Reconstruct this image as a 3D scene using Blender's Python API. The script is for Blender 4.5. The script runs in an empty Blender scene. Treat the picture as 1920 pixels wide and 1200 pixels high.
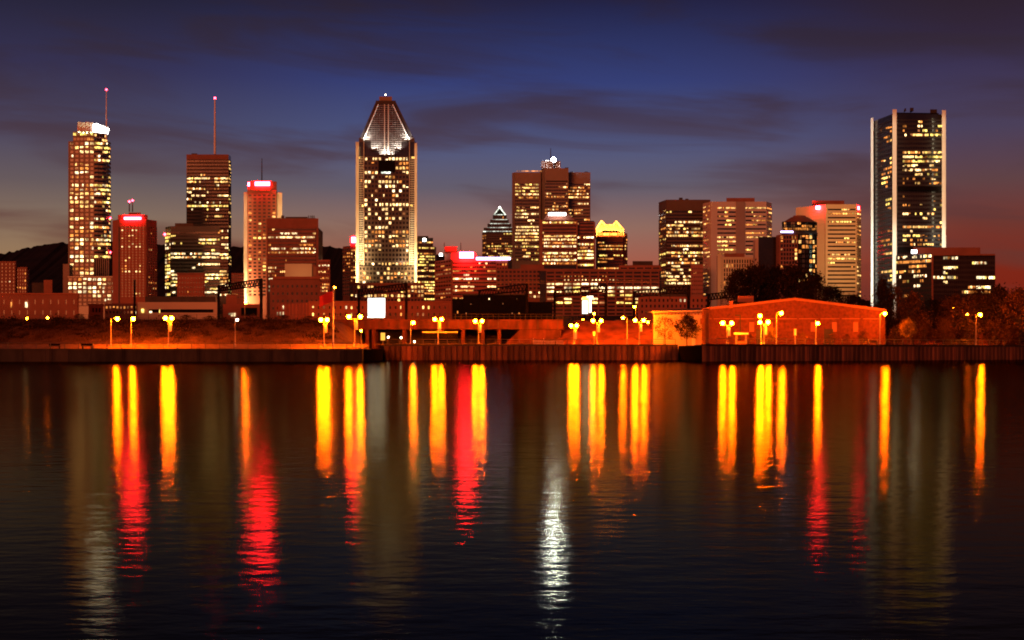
import bpy, bmesh, math, random
from mathutils import Vector
random.seed(7)
R = math.radians
S = bpy.context.scene
C = S.collection

# ------------------------------------------------------------------ camera
F = 2638.0          # focal length in photo pixels (1920 wide)
HX, HY, CAMZ = 960.0, 658.0, 2.0
cam = bpy.data.cameras.new('camera'); camo = bpy.data.objects.new('camera', cam); C.objects.link(camo)
camo.location = (0, 0, CAMZ); camo.rotation_euler = (R(90), 0, 0)
cam.sensor_width = 36.0; cam.lens = 36.0*F/1920.0
cam.shift_y = (HY-600.0)/1920.0
cam.clip_start = 0.5; cam.clip_end = 30000
S.camera = camo

# ------------------------------------------------------------------ world: dusk sky
w = bpy.data.worlds.new('World'); S.world = w; w.use_nodes = True
nt = w.node_tree; nt.nodes.clear()
def nd(t, **k):
    n = nt.nodes.new(t)
    for a, b in k.items(): setattr(n, a, b)
    return n
def lk(a, b): nt.links.new(a, b)
def math_(op, a, b=None, c=None):
    n = nd('ShaderNodeMath', operation=op)
    for i, v in enumerate((a, b, c)):
        if v is None: continue
        if isinstance(v, (int, float)): n.inputs[i].default_value = v
        else: lk(v, n.inputs[i])
    return n.outputs[0]
def s2l(c):
    return tuple(((v/255.0)/12.92 if v/255.0 <= 0.04045 else ((v/255.0+0.055)/1.055)**2.4) for v in c)+(1,)
tc = nd('ShaderNodeTexCoord')
sep = nd('ShaderNodeSeparateXYZ'); lk(tc.outputs['Generated'], sep.inputs[0])
elev = math_('MULTIPLY', math_('ARCSINE', sep.outputs[2]), 180/math.pi)     # degrees
def ramp(stops, fac):
    r = nd('ShaderNodeValToRGB'); e = r.color_ramp.elements
    while len(e) < len(stops): e.new(0.5)
    for el, (p, c) in zip(e, stops): el.position = p; el.color = s2l(c)
    lk(fac, r.inputs[0]); return r.outputs[0]
t01 = math_('DIVIDE', elev, 30.0)
def st(lst): return [(d/30.0, c) for d, c in lst]
left = ramp(st([(0,(160,100,56)),(3.2,(160,124,88)),(5,(138,114,96)),(6.6,(104,90,94)),(8.6,(74,70,98)),(11,(52,47,82)),(14.2,(29,25,46)),(22,(16,14,30))]), t01)
mid  = ramp(st([(0,(150,44,26)),(3.4,(172,92,72)),(5,(150,110,98)),(6.6,(102,94,110)),(8.4,(80,88,130)),(10.8,(52,62,120)),(14.2,(28,27,64)),(22,(13,12,32))]), t01)
rite = ramp(st([(0,(128,26,14)),(3.2,(130,38,24)),(5,(118,54,46)),(6.6,(98,66,70)),(8.6,(76,64,92)),(11,(60,50,84)),(12.2,(50,36,58)),(14.2,(42,26,38)),(22,(20,14,24))]), t01)
azx = math_('DIVIDE', sep.outputs[0], math_('MAXIMUM', math_('ABSOLUTE', sep.outputs[1]), 0.2))
def mixc(f, a, b):
    m = nd('ShaderNodeMix', data_type='RGBA'); m.clamp_factor = True
    if isinstance(f, (int, float)): m.inputs[0].default_value = f
    else: lk(f, m.inputs[0])
    lk(a, m.inputs[6]) if not isinstance(a, tuple) else setattr(m.inputs[6], 'default_value', a)
    lk(b, m.inputs[7]) if not isinstance(b, tuple) else setattr(m.inputs[7], 'default_value', b)
    return m.outputs[2]
def mr(v, a, b, c=0.0, d=1.0, smooth=True):
    n = nd('ShaderNodeMapRange'); n.interpolation_type = 'SMOOTHSTEP' if smooth else 'LINEAR'
    lk(v, n.inputs[0])
    for i, x in enumerate((a, b, c, d)): n.inputs[i+1].default_value = x
    return n.outputs[0]
sky = mixc(mr(azx, -0.30, -0.05), left, mid)
sky = mixc(mr(azx, 0.08, 0.34), sky, rite)
# thin streaked clouds
cv = nd('ShaderNodeCombineXYZ')
lk(math_('MULTIPLY', azx, 3.6), cv.inputs[0])
lk(math_('ADD', math_('MULTIPLY', elev, 0.42), math_('MULTIPLY', azx, 1.5)), cv.inputs[1])
lk(math_('MULTIPLY_ADD', sep.outputs[1], 0.6, 3.7), cv.inputs[2])
nz = nd('ShaderNodeTexNoise'); nz.inputs['Scale'].default_value = 1.15; nz.inputs['Detail'].default_value = 5
nz.inputs['Roughness'].default_value = 0.5; nz.inputs['Distortion'].default_value = 0.5
lk(cv.outputs[0], nz.inputs['Vector'])
cl = math_('MULTIPLY', mr(nz.outputs[0], 0.45, 0.68), 0.78)
cloudc = ramp(st([(0,(120,44,30)),(4,(104,54,48)),(7,(82,56,64)),(11,(54,40,56)),(15,(40,27,38)),(22,(18,13,20))]), t01)
sky = mixc(cl, sky, cloudc)
# last physical twilight, sun below the horizon
ns = nd('ShaderNodeTexSky', sky_type='NISHITA', sun_disc=False)
ns.sun_elevation = R(-2.5); ns.sun_rotation = R(-25); ns.altitude = 50; ns.dust_density = 2
addn = nd('ShaderNodeMix', data_type='RGBA', blend_type='ADD'); addn.inputs[0].default_value = 1.0
scl = nd('ShaderNodeMix', data_type='RGBA', blend_type='MULTIPLY'); scl.inputs[0].default_value = 1.0
lk(ns.outputs[0], scl.inputs[6]); scl.inputs[7].default_value = (0.02, 0.02, 0.02, 1)
lk(sky, addn.inputs[6]); lk(scl.outputs[2], addn.inputs[7])
bg = nd('ShaderNodeBackground'); bg.inputs[1].default_value = 0.92
lk(addn.outputs[2], bg.inputs[0])
wo = nd('ShaderNodeOutputWorld'); lk(bg.outputs[0], wo.inputs[0])

# added red-orange fill from behind the camera, in place of city glow on facades
sl = bpy.data.lights.new('fill_sun', 'SUN'); so = bpy.data.objects.new('fill_sun', sl); C.objects.link(so)
sl.energy = 1.7; sl.angle = R(25); sl.color = (1.0, 0.18, 0.05)
so.rotation_euler = (R(82), 0, R(-24))

S.view_settings.view_transform = 'Standard'; S.view_settings.look = 'None'
S.view_settings.exposure = 0.0; S.view_settings.gamma = 1.0
S.render.engine = 'CYCLES'
cy = S.cycles
cy.use_denoising = True; cy.filter_width = 1.9
cy.max_bounces = 5; cy.diffuse_bounces = 2; cy.glossy_bounces = 3; cy.transmission_bounces = 4
cy.sample_clamp_indirect = 20.0; cy.use_light_tree = True
cy.caustics_reflective = False; cy.caustics_refractive = False

# ------------------------------------------------------------------ helpers
def PX(px, Y): return (px-HX)/F*Y
def PZ(py, Y): return CAMZ+(HY-py)/F*Y

class MB:
    def __init__(s): s.v = []; s.f = []
    def add(s, vs, fs):
        n = len(s.v); s.v += [tuple(v) for v in vs]; s.f += [tuple(i+n for i in f) for f in fs]; return s
    def box(s, x0, x1, y0, y1, z0, z1):
        return s.add([(x0,y0,z0),(x1,y0,z0),(x1,y1,z0),(x0,y1,z0),(x0,y0,z1),(x1,y0,z1),(x1,y1,z1),(x0,y1,z1)],
                     [(0,3,2,1),(4,5,6,7),(0,1,5,4),(1,2,6,5),(2,3,7,6),(3,0,4,7)])
    def prism(s, poly, z0, z1, poly2=None):
        n = len(poly); p2 = poly2 or poly
        vs = [(x,y,z0) for x,y in poly]+[(x,y,z1) for x,y in p2]
        fs = [tuple(range(n-1,-1,-1)), tuple(range(n,2*n))]+[(i,(i+1)%n,n+(i+1)%n,n+i) for i in range(n)]
        return s.add(vs, fs)
    def yprism(s, poly, y0, y1):            # polygon in x,z extruded along y
        n = len(poly)
        vs = [(x,y0,z) for x,z in poly]+[(x,y1,z) for x,z in poly]
        fs = [tuple(range(n)), tuple(range(2*n-1,n-1,-1))]+[((i+1)%n,i,n+i,n+(i+1)%n) for i in range(n)]
        return s.add(vs, fs)
    def tube(s, p0, p1, r0, r1=None, n=8):
        r1 = r0 if r1 is None else r1
        p0, p1 = Vector(p0), Vector(p1); d = (p1-p0).normalized()
        u = d.orthogonal().normalized(); v = d.cross(u)
        a = [2*math.pi*i/n for i in range(n)]
        vs = [p0+(u*math.cos(t)+v*math.sin(t))*r0 for t in a]+[p1+(u*math.cos(t)+v*math.sin(t))*r1 for t in a]
        fs = [tuple(range(n-1,-1,-1)), tuple(range(n,2*n))]+[(i,(i+1)%n,n+(i+1)%n,n+i) for i in range(n)]
        return s.add(vs, fs)
    def lathe(s, prof, c=(0,0,0), n=12):
        vs = []; fs = []
        for r, z in prof:
            for i in range(n):
                t = 2*math.pi*i/n; vs.append((c[0]+r*math.cos(t), c[1]+r*math.sin(t), c[2]+z))
        m = len(prof)
        for k in range(m-1):
            for i in range(n):
                fs.append((k*n+i, k*n+(i+1)%n, (k+1)*n+(i+1)%n, (k+1)*n+i))
        fs.append(tuple(range(n-1,-1,-1))); fs.append(tuple(range((m-1)*n, m*n)))
        return s.add(vs, fs)
    def mesh(s, name, org=(0,0,0)):
        me = bpy.data.meshes.new(name)
        ox, oy, oz = org
        me.from_pydata([(x-ox,y-oy,z-oz) for x,y,z in s.v], [], s.f); me.update(); return me

def tag(o, label=None, cat=None, group=None, kind=None):
    if label: o['label'] = label
    if cat: o['category'] = cat
    if group: o['group'] = group
    if kind: o['kind'] = kind
    return o
def obj(name, mb, mat, parent=None, org=None, smooth=False):
    if org is None: org = parent['_org'] if parent is not None else (0,0,0)
    me = mb.mesh(name, org) if isinstance(mb, MB) else mb
    if smooth:
        for p in me.polygons: p.use_smooth = True
    if mat is not None and not me.materials: me.materials.append(mat)
    o = bpy.data.objects.new(name, me); C.objects.link(o)
    if parent is not None: o.parent = parent; o['_org'] = list(org)
    else: o['_org'] = list(org); o.location = org
    return o
def thing(name, label, cat, loc=(0,0,0), group=None):
    o = bpy.data.objects.new(name, None); C.objects.link(o); o.location = loc; o['_org'] = list(loc)
    o.empty_display_size = 1.0
    return tag(o, label, cat, group)
def dup(root, loc, rz=0.0, label=None):
    r = root.copy(); C.objects.link(r); r.location = loc; r.rotation_euler = (0,0,rz)
    if label: r['label'] = label
    for ch in list(root.children):
        c = ch.copy(); C.objects.link(c); c.parent = r
        for g in list(ch.children):
            d = g.copy(); C.objects.link(d); d.parent = c
    return r

# ------------------------------------------------------------------ materials
def mat_base(name):
    m = bpy.data.materials.new(name); m.use_nodes = True
    t = m.node_tree; t.nodes.clear()
    out = t.nodes.new('ShaderNodeOutputMaterial')
    return m, t, out
def surf(name, col, rough=0.8, var=0.25, scale=0.25, metal=0.0, stretch=(1,1,1), spec=0.3, bump=0.0):
    m, t, out = mat_base(name)
    b = t.nodes.new('ShaderNodeBsdfPrincipled'); t.links.new(b.outputs[0], out.inputs[0])
    g = t.nodes.new('ShaderNodeNewGeometry')
    mp = t.nodes.new('ShaderNodeMapping'); mp.inputs['Scale'].default_value = stretch
    t.links.new(g.outputs['Position'], mp.inputs[0])
    n = t.nodes.new('ShaderNodeTexNoise'); n.inputs['Scale'].default_value = scale; n.inputs['Detail'].default_value = 4
    t.links.new(mp.outputs[0], n.inputs['Vector'])
    r = t.nodes.new('ShaderNodeValToRGB')
    lo = tuple(c*(1-var) for c in col)+(1,); hi = tuple(min(1, c*(1+var)) for c in col)+(1,)
    r.color_ramp.elements[0].position = 0.3; r.color_ramp.elements[0].color = lo
    r.color_ramp.elements[1].position = 0.7; r.color_ramp.elements[1].color = hi
    t.links.new(n.outputs[0], r.inputs[0]); t.links.new(r.outputs[0], b.inputs['Base Color'])
    b.inputs['Roughness'].default_value = rough; b.inputs['Metallic'].default_value = metal
    b.inputs['Specular IOR Level'].default_value = spec
    if bump:
        bp = t.nodes.new('ShaderNodeBump'); bp.inputs['Strength'].default_value = bump
        t.links.new(n.outputs[0], bp.inputs['Height']); t.links.new(bp.outputs[0], b.inputs['Normal'])
    return m
def lit(name, col, strength, sample=False, vary=True):
    m, t, out = mat_base(name)
    e = t.nodes.new('ShaderNodeEmission'); e.inputs[0].default_value = col+(1,); e.inputs[1].default_value = strength
    t.links.new(e.outputs[0], out.inputs[0])
    if vary:      # rooms differ, blinds and furniture break each pane up
        g = t.nodes.new('ShaderNodeNewGeometry')
        mp = t.nodes.new('ShaderNodeMapping'); mp.inputs['Scale'].default_value = (1, 1, 0.8)
        t.links.new(g.outputs['Position'], mp.inputs[0])
        prev = None
        for sc, a, b in ((0.16, 0.15, 1.6), (0.9, 0.12, 1.8)):
            n = t.nodes.new('ShaderNodeTexNoise'); n.inputs['Scale'].default_value = sc; n.inputs['Detail'].default_value = 2
            t.links.new(mp.outputs[0], n.inputs['Vector'])
            r = t.nodes.new('ShaderNodeMapRange'); r.inputs[1].default_value = 0.32; r.inputs[2].default_value = 0.68
            r.inputs[3].default_value = a; r.inputs[4].default_value = b
            t.links.new(n.outputs[0], r.inputs[0])
            if prev is None: prev = r.outputs[0]
            else:
                q = t.nodes.new('ShaderNodeMath'); q.operation = 'MULTIPLY'
                t.links.new(prev, q.inputs[0]); t.links.new(r.outputs[0], q.inputs[1]); prev = q.outputs[0]
        q = t.nodes.new('ShaderNodeMath'); q.operation = 'MULTIPLY'; q.inputs[1].default_value = strength
        t.links.new(prev, q.inputs[0]); t.links.new(q.outputs[0], e.inputs[1])
    m.cycles.emission_sampling = 'AUTO' if sample else 'NONE'
    return m

M = {}
M['warm']   = lit('window_light_warm', (1.0, 0.53, 0.15), 2.0)
M['warm2']  = lit('window_light_warm_bright', (1.0, 0.61, 0.24), 2.8)
M['white']  = lit('window_light_white', (1.0, 0.72, 0.37), 2.8)
M['yellow'] = lit('window_light_yellow', (1.0, 0.66, 0.14), 2.3)
M['orange'] = lit('window_light_orange', (1.0, 0.32, 0.06), 1.2)
M['dim']    = lit('window_light_dim', (0.9, 0.30, 0.10), 0.45)
M['concrete'] = surf('brown_concrete', (0.30, 0.22, 0.17), var=0.12, scale=0.06)
M['granite'] = surf('dark_granite', (0.11, 0.08, 0.065), var=0.15, scale=0.06)
M['beige'] = surf('beige_precast', (0.55, 0.46, 0.36), var=0.08, scale=0.05)
M['pale'] = surf('pale_precast', (0.74, 0.70, 0.60), var=0.06, scale=0.05)
M['brick'] = surf('red_brick', (0.27, 0.11, 0.075), var=0.14, scale=0.2)
M['hallbrick'] = surf('hall_brick', (0.11, 0.028, 0.013), var=0.4, scale=1.6)
M['brick2'] = surf('lit_facade_red_brick', (0.36, 0.125, 0.075), var=0.12, scale=0.2)
M['darkmetal'] = surf('dark_metal', (0.035, 0.03, 0.03), rough=0.5, var=0.2, scale=0.5)
M['steel'] = surf('black_steel', (0.007, 0.006, 0.006), rough=0.8, var=0.2, scale=1.0, spec=0.05)
M['unlitwall'] = surf('unlit_wall_black', (0.004, 0.0035, 0.003), rough=0.95, var=0.3, scale=1.0, spec=0.0)  # near-black put in the colour so lamp-lit walls look unlit
M['glass'] = surf('dark_glass', (0.018, 0.014, 0.013), rough=0.16, var=0.3, scale=0.12, spec=0.5)
M['greenglass'] = surf('green_glass', (0.03, 0.05, 0.045), rough=0.2, var=0.3, scale=0.12, spec=0.5)
M['roofing'] = surf('dark_roofing', (0.06, 0.05, 0.05), var=0.3, scale=0.3)
M['white'+'paint'] = surf('white_paint', (0.8, 0.78, 0.74), var=0.05, scale=0.4, rough=0.5)
M['polepaint'] = surf('pole_paint', (0.34, 0.30, 0.27), var=0.1, scale=1.0, rough=0.5)
M['banner'] = surf('banner_cloth', (0.75, 0.70, 0.62), var=0.15, scale=2.0)
M['redcloth'] = surf('red_cloth', (0.60, 0.03, 0.03), var=0.2, scale=0.6)

def P(*a): return a
class B:
    """A building: an Empty at its base and parts placed at depth Y."""
    def __init__(s, name, label, cat, Y, pxc, ground=3.0, group=None):
        s.Y = Y; s.g = ground
        s.root = thing(name, label, cat, (PX(pxc, Y), Y, ground), group)
        s.panes = []; s.frames = {}; s.glz = MB()
    def x(s, px, dy=0.0): return PX(px, s.Y+dy)
    def z(s, py, dy=0.0): return PZ(py, s.Y+dy) if py is not None else s.g
    def box(s, part, mat, p0, p1, py0, py1, d0=0.0, d1=30.0):
        """p0..p1 left/right, py0 top, py1 bottom (None = ground), d0 front, d1 back depth"""
        xa, xb = s.x(p0,d0), s.x(p1,d0)      # rear corners tapered along the camera's sight lines, so visible sides vanish
        ya, yb = max(xa, s.x(p0,d1)), min(xb, s.x(p1,d1))
        mb = MB().prism([(xa,s.Y+d0),(xb,s.Y+d0),(yb,s.Y+d1),(ya,s.Y+d1)], s.z(py1,d0), s.z(py0,d0))
        return obj(part, mb, M[mat], s.root)
    def poly(s, part, mat, pts, py0, py1, zd=0.0, pts2=None):
        q = [(s.x(px,d), s.Y+d) for px,d in pts]
        q2 = [(s.x(px,d), s.Y+d) for px,d in pts2] if pts2 else None
        return obj(part, MB().prism(q, s.z(py1,zd), s.z(py0,zd), q2), M[mat], s.root)
    def win(s, a, b, py0, py1, nc, nr, ww=0.62, wh=0.6, rows=None, dens=0.5, tints='warm warm warm2 white', run=3.0,
            frame='concrete', depth=0.35, d0=None, partial=0.25, solid=True):
        """a, b = (px, dy) of the facade's left and right foot; py measured at a's depth; rows from the top"""
        ax, ay = s.x(*a), s.Y+a[1]; bx, by = s.x(*b), s.Y+b[1]
        L = math.hypot(bx-ax, by-ay); ux, uy = (bx-ax)/L, (by-ay)/L; nx, ny = uy, -ux
        z1, z0 = s.z(py0, a[1]), s.z(py1, a[1])
        cw, ch = L/nc, (z1-z0)/nr
        tl = tints.split(); ang = math.atan2(uy, ux)
        if solid and frame:
            fm = s.frames.setdefault(frame, MB())
            def bar(u0, u1, za, zb, dd):
                pts = [(ax+ux*u0, ay+uy*u0), (ax+ux*u1, ay+uy*u1), (ax+ux*u1+nx*dd, ay+uy*u1+ny*dd), (ax+ux*u0+nx*dd, ay+uy*u0+ny*dd)]
                fm.prism([pts[3], pts[2], pts[1], pts[0]], za, zb)
            sh = ch*(1-wh)
            if wh < 0.999:
                for r in range(nr+1):
                    za = z0+r*ch-sh/2; zb = z0+r*ch+sh/2
                    bar(0, L, max(za, z0), min(zb, z1), depth)
            def sheet(zt, off=0.045):
                s.glz.prism([(ax+nx*off,ay+ny*off),(bx+nx*off,by+ny*off),(bx,by),(ax,ay)], z0, zt)
            sheet(z1)
            pw = cw*(1-ww)
            if ww < 0.97:
                for c in range(nc+1):
                    bar(max(c*cw-pw/2, 0), min(c*cw+pw/2, L), z0, z1, depth*0.8)
        for r in range(nr):
            zc = z1-(r+0.5)*ch
            if rows is not None:
                row = rows[r] if r < len(rows) else '0'
                flags = [random.random() < int(row[min(int(c*len(row)/nc), len(row)-1)])/9.0 for c in range(nc)]
            else:
                d = dens[r % len(dens)] if isinstance(dens, (list, tuple)) else dens
                flags = []; on = random.random() < d
                for c in range(nc):
                    if random.random() < 1.0/run: on = random.random() < d
                    flags.append(on)
            rt = random.choice(tl) if random.random() < 0.85 else 'orange'
            for c in range(nc):
                if not flags[c]: continue
                w_, h_ = cw*ww*0.98, ch*wh*0.96
                u = (c+0.5)*cw; zz = zc
                k = random.random()
                if k < partial*0.5: f = random.uniform(0.35, 0.6); u += (random.choice((-1,1))*w_*(1-f)/2); w_ *= f
                elif k < partial: f = random.uniform(0.4, 0.65); zz += random.choice((-1,1,1))*h_*(1-f)/2; h_ *= f
                t = rt if random.random() < 0.6 else random.choice(tl+['orange','dim'])
                s.panes.append((w_*h_, (ax+ux*u+nx*0.06, ay+uy*u+ny*0.06, zz), w_, h_, ang, t))
    def done(s):
        o = s.root['_org']
        if s.glz.v: obj('glazing', s.glz, M['glass'], s.root)
        for k, mb in s.frames.items():
            f = obj('facade_frame', mb, M[k], s.root)
        s.panes.sort(key=lambda p: -p[0])
        for a, c, w_, h_, ang, t in s.panes[:300]:
            q = bpy.data.objects.new('window', PANE[t]); C.objects.link(q); q.parent = s.root
            q.location = (c[0]-o[0], c[1]-o[1], c[2]-o[2]); q.rotation_euler = (0,0,ang); q.scale = (w_, 1, h_)
        rest = {}
        for a, c, w_, h_, ang, t in s.panes[300:]:
            mb = rest.setdefault(t, MB())
            ux, uy = math.cos(ang)*w_/2, math.sin(ang)*w_/2; ox, oy = -math.sin(ang)*0.06, math.cos(ang)*0.06
            mb.prism([(c[0]-ux-ox,c[1]-uy-oy),(c[0]+ux-ox,c[1]+uy-oy),(c[0]+ux+ox,c[1]+uy+oy),(c[0]-ux+ox,c[1]-uy+oy)], c[2]-h_/2, c[2]+h_/2)
        if rest:
            big = MB(); idx = []; ks = list(rest)
            for i, k in enumerate(ks):
                big.add(rest[k].v, rest[k].f); idx += [i]*len(rest[k].f)
            f = obj('window_panes', big, M[ks[0]], s.root); f['kind'] = 'stuff'
            for k in ks[1:]: f.data.materials.append(M[k])
            f.data.polygons.foreach_set('material_index', idx)
        return s.root
    def light(s, px, py, dy, power, col, r=0.5, up=0.6, ang=150):
        """a floodlight that faces the facade, tilted up"""
        s.spot(px, py, dy, None, power, col, ang, r, up)
    def strip(s, px, py0, py1, dy, power, col, wid=0.6, horiz=False):
        """a linear floodlight facing the facade"""
        l = bpy.data.lights.new('floodlight', 'AREA'); l.shape = 'RECTANGLE'; l.energy = power; l.color = col
        za, zb = s.z(py0,dy), s.z(py1,dy); l.size = wid; l.size_y = abs(za-zb)
        q = bpy.data.objects.new('floodlight', l); C.objects.link(q); q.parent = s.root
        o = s.root['_org']; q.location = (s.x(px,dy)-o[0], s.Y+dy-o[1], (za+zb)/2-o[2]); q.rotation_euler = (R(90),0,0)
    def spot(s, px, py, dy, to, power, col, ang=40, r=0.5, up=0.0):
        l = bpy.data.lights.new('floodlight', 'SPOT'); l.energy = power; l.color = col; l.shadow_soft_size = r
        l.spot_size = R(ang); l.spot_blend = 0.6
        q = bpy.data.objects.new('floodlight', l); C.objects.link(q); q.parent = s.root
        o = s.root['_org']; a = Vector((s.x(px,dy), s.Y+dy, s.z(py,dy))); q.location = a-Vector(o)
        b = Vector((s.x(to[0],to[2]), s.Y+to[2], s.z(to[1],to[2]))) if to else a+Vector((0,1,up))
        q.rotation_euler = (b-a).to_track_quat('-Z', 'Y').to_euler()
PANE = {}
def panes():
    for k in ('warm','warm2','white','yellow','orange','dim'):
        me = MB().box(-0.5,0.5,-0.06,0.06,-0.5,0.5).mesh('window_'+k); me.materials.append(M[k]); PANE[k] = me
panes()
M['sign_red'] = lit('red_sign_light', (1.0, 0.010, 0.020), 240, True, False)
M['sign_white'] = lit('white_sign_light', (1.0, 0.93, 0.86), 13, True, False)
M['sign_violet'] = lit('violet_sign_light', (0.62, 0.50, 1.0), 9, True, False)
M['beacon_white'] = lit('white_beacon_light', (0.66, 0.80, 1.0), 900, True, False)
M['beacon_red'] = lit('red_beacon_light', (1.0, 0.03, 0.06), 30, False, False)
M['bulb'] = lit('sodium_lamp_light', (1.0, 0.122, 0.0007), 2200, True, False)
M['bulb_small'] = lit('sodium_lamp_light_small', (1.0, 0.16, 0.004), 260, True, False)
M['bulb_white'] = lit('white_lamp_light', (1.0, 0.80, 0.55), 20, True, False)
M['billboard'] = lit('billboard_light', (1.0, 0.95, 0.86), 3.0, True, False)
M['gold_light'] = lit('gold_crown_light', (1.0, 0.34, 0.04), 8.0, True, True)
M['ledline'] = lit('led_line_light', (0.92, 1.0, 0.82), 1.6, False, True)
M['panel_orange'] = lit('orange_panel_light', (1.0, 0.42, 0.05), 1.6, True, False)
M['pylon'] = lit('pylon_light', (1.0, 0.93, 0.66), 4.5, True, False)
# ================================================================== SETTING
def water_mat():
    m, t, out = mat_base('river_water')
    L = t.links.new
    def N(tp, **k):
        n = t.nodes.new(tp)
        for a, b in k.items(): setattr(n, a, b)
        return n
    g = N('ShaderNodeNewGeometry')
    sp = N('ShaderNodeSeparateXYZ'); L(g.outputs['Position'], sp.inputs[0])
    def noise(scale, detail, stretch):
        mp = N('ShaderNodeMapping'); mp.inputs['Scale'].default_value = stretch; L(g.outputs['Position'], mp.inputs[0])
        n = N('ShaderNodeTexNoise'); n.inputs['Scale'].default_value = scale; n.inputs['Detail'].default_value = detail
        L(mp.outputs[0], n.inputs['Vector']); return n.outputs[0]
    # far water: ripples are finer than a pixel; near water: the waves themselves show
    wob = noise(0.05, 3, (0.4, 1, 1))
    ad = N('ShaderNodeMath', operation='MULTIPLY_ADD'); ad.inputs[1].default_value = 24; L(wob, ad.inputs[0]); L(sp.outputs[1], ad.inputs[2])
    rg = N('ShaderNodeMapRange'); rg.inputs[1].default_value = 20; rg.inputs[2].default_value = 95
    rg.inputs[3].default_value = 0.108; rg.inputs[4].default_value = 0.155; L(ad.outputs[0], rg.inputs[0])
    h1 = noise(2.6, 4, (0.6, 1.0, 1)); h2 = noise(0.42, 3, (0.45, 1.0, 1))
    b1 = N('ShaderNodeBump'); b1.inputs['Strength'].default_value = 1.0; b1.inputs['Distance'].default_value = 0.009
    L(h1, b1.inputs['Height'])
    b2 = N('ShaderNodeBump'); b2.inputs['Strength'].default_value = 1.0; b2.inputs['Distance'].default_value = 0.008
    L(h2, b2.inputs['Height']); L(b1.outputs[0], b2.inputs['Normal'])
    gl = N('ShaderNodeBsdfGlossy', distribution='BECKMANN'); gl.inputs[0].default_value = (0.27, 0.238, 0.155, 1)
    L(rg.outputs[0], gl.inputs['Roughness']); L(b2.outputs[0], gl.inputs['Normal'])
    gl.inputs['Anisotropy'].default_value = 0.36
    tg = N('ShaderNodeCombineXYZ'); tg.inputs[1].default_value = 1.0; L(tg.outputs[0], gl.inputs['Tangent'])   # ripples run across the basin
    df = N('ShaderNodeBsdfDiffuse'); df.inputs[0].default_value = (0.002, 0.002, 0.002, 1)
    fr = N('ShaderNodeFresnel'); fr.inputs[0].default_value = 1.33
    mx = N('ShaderNodeMixShader'); L(fr.outputs[0], mx.inputs[0]); L(df.outputs[0], mx.inputs[1]); L(gl.outputs[0], mx.inputs[2])
    L(mx.outputs[0], out.inputs[0])
    return m
M['water'] = water_mat()
wm = MB().add([(-6000,-400,0),(6000,-400,0),(6000,420,0),(-6000,420,0)], [(0,1,2,3)])
tag(obj('water', wm, M['water']), kind='structure')
tag(obj('river_bed', MB().add([(-6000,-400,-6),(6000,-400,-6),(6000,420,-6),(-6000,420,-6)], [(0,1,2,3)]), M['roofing']), kind='structure')

M['ground'] = surf('city_ground', (0.07, 0.055, 0.045), var=0.3, scale=0.05)
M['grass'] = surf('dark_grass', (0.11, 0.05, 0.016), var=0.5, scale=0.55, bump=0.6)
M['paving'] = surf('paving', (0.30, 0.26, 0.22), var=0.2, scale=0.8)
M['quaystone'] = surf('stained_quay_concrete', (0.034, 0.028, 0.026), var=0.45, scale=0.5, stretch=(1,1,0.25))
M['pile'] = surf('rusty_sheet_pile', (0.15, 0.07, 0.05), var=0.45, scale=0.6, stretch=(1,1,0.2))
M['railmetal'] = surf('rail_metal', (0.12, 0.10, 0.09), var=0.2, scale=1, rough=0.5)

XL = PX(680, 261)            # -27.7
XR = PX(1320, 264)           # 36
def rline(t): return (XR+80.5*t, 264+56*t)
gx = [(-6000,262.5),(XL-1.5,262.5),(XL-1.5,306.5),(XR+1.5,306.5),(XR+1.5,266)]
far = rline(4.0)
gx += [(far[0]+1, far[1]+2), (6000, far[1]+2), (6000, 9000), (-6000, 9000)]
gm = MB().prism(gx, -6.0, 2.3)
tag(obj('ground', gm, M['ground']), kind='structure')
# promenade pavements
tag(obj('promenade', MB().box(-300, XL, 261.6, 277, 2.304, 2.42), M['paving']), kind='structure')
tag(obj('promenade', MB().box(XL+0.0, XR, 305.6, 331, 2.304, 3.30), M['paving']), kind='structure')
a, b2 = rline(0), rline(3.0)
tag(obj('promenade', MB().prism([(a[0]+0.3,a[1]+0.8),(b2[0],b2[1]+0.8),(b2[0]-8,b2[1]+14),(a[0]-0.0,a[1]+14),(a[0],305.5),(a[0]+0.3,305.5)][:4], 2.304, 3.2), M['paving']), kind='structure')

# quay walls: concrete panels on the near left, sheet piling in the set-back basin and along the right
qw = thing('quay_wall', 'dark stained concrete quay wall at the left under the railing', 'quay wall', (-80, 261, 0))
n = 26; x0 = XL-26*4.2
pms = []
for k, c in enumerate(((0.034,0.028,0.026),(0.02,0.016,0.015),(0.05,0.036,0.03))):
    M['quaystone%d' % k] = surf('stained_quay_concrete_%d' % k, c, var=0.5, scale=0.5, stretch=(1,1,0.25))
    pm = MB().box(-2.07, 2.07, 0, 1.2, -3, 2.16).mesh('panel'); pm.materials.append(M['quaystone%d' % k]); pms.append(pm)
for i in range(n):
    o = bpy.data.objects.new('panel', random.choice(pms)); C.objects.link(o); o.parent = qw
    o.location = (x0+(i+0.5)*4.2+80, random.uniform(0, 0.05), 0)
obj('coping', MB().box(x0, XL+0.05, 260.85, 262.3, 2.16, 2.42), M['quaystone'], qw)
obj('return_wall', MB().box(XL-1.2, XL, 262.35, 305, -3, 2.4), M['unlitwall'], qw)  # shade put in the colour, the lamps reach this face
PILE = [surf('rusty_sheet_pile_%d' % k, c, var=0.5, scale=0.6, stretch=(1,1,0.2)) for k, c in enumerate(((0.12,0.05,0.035),(0.18,0.07,0.045),(0.07,0.032,0.025),(0.10,0.045,0.032)))]
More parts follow.
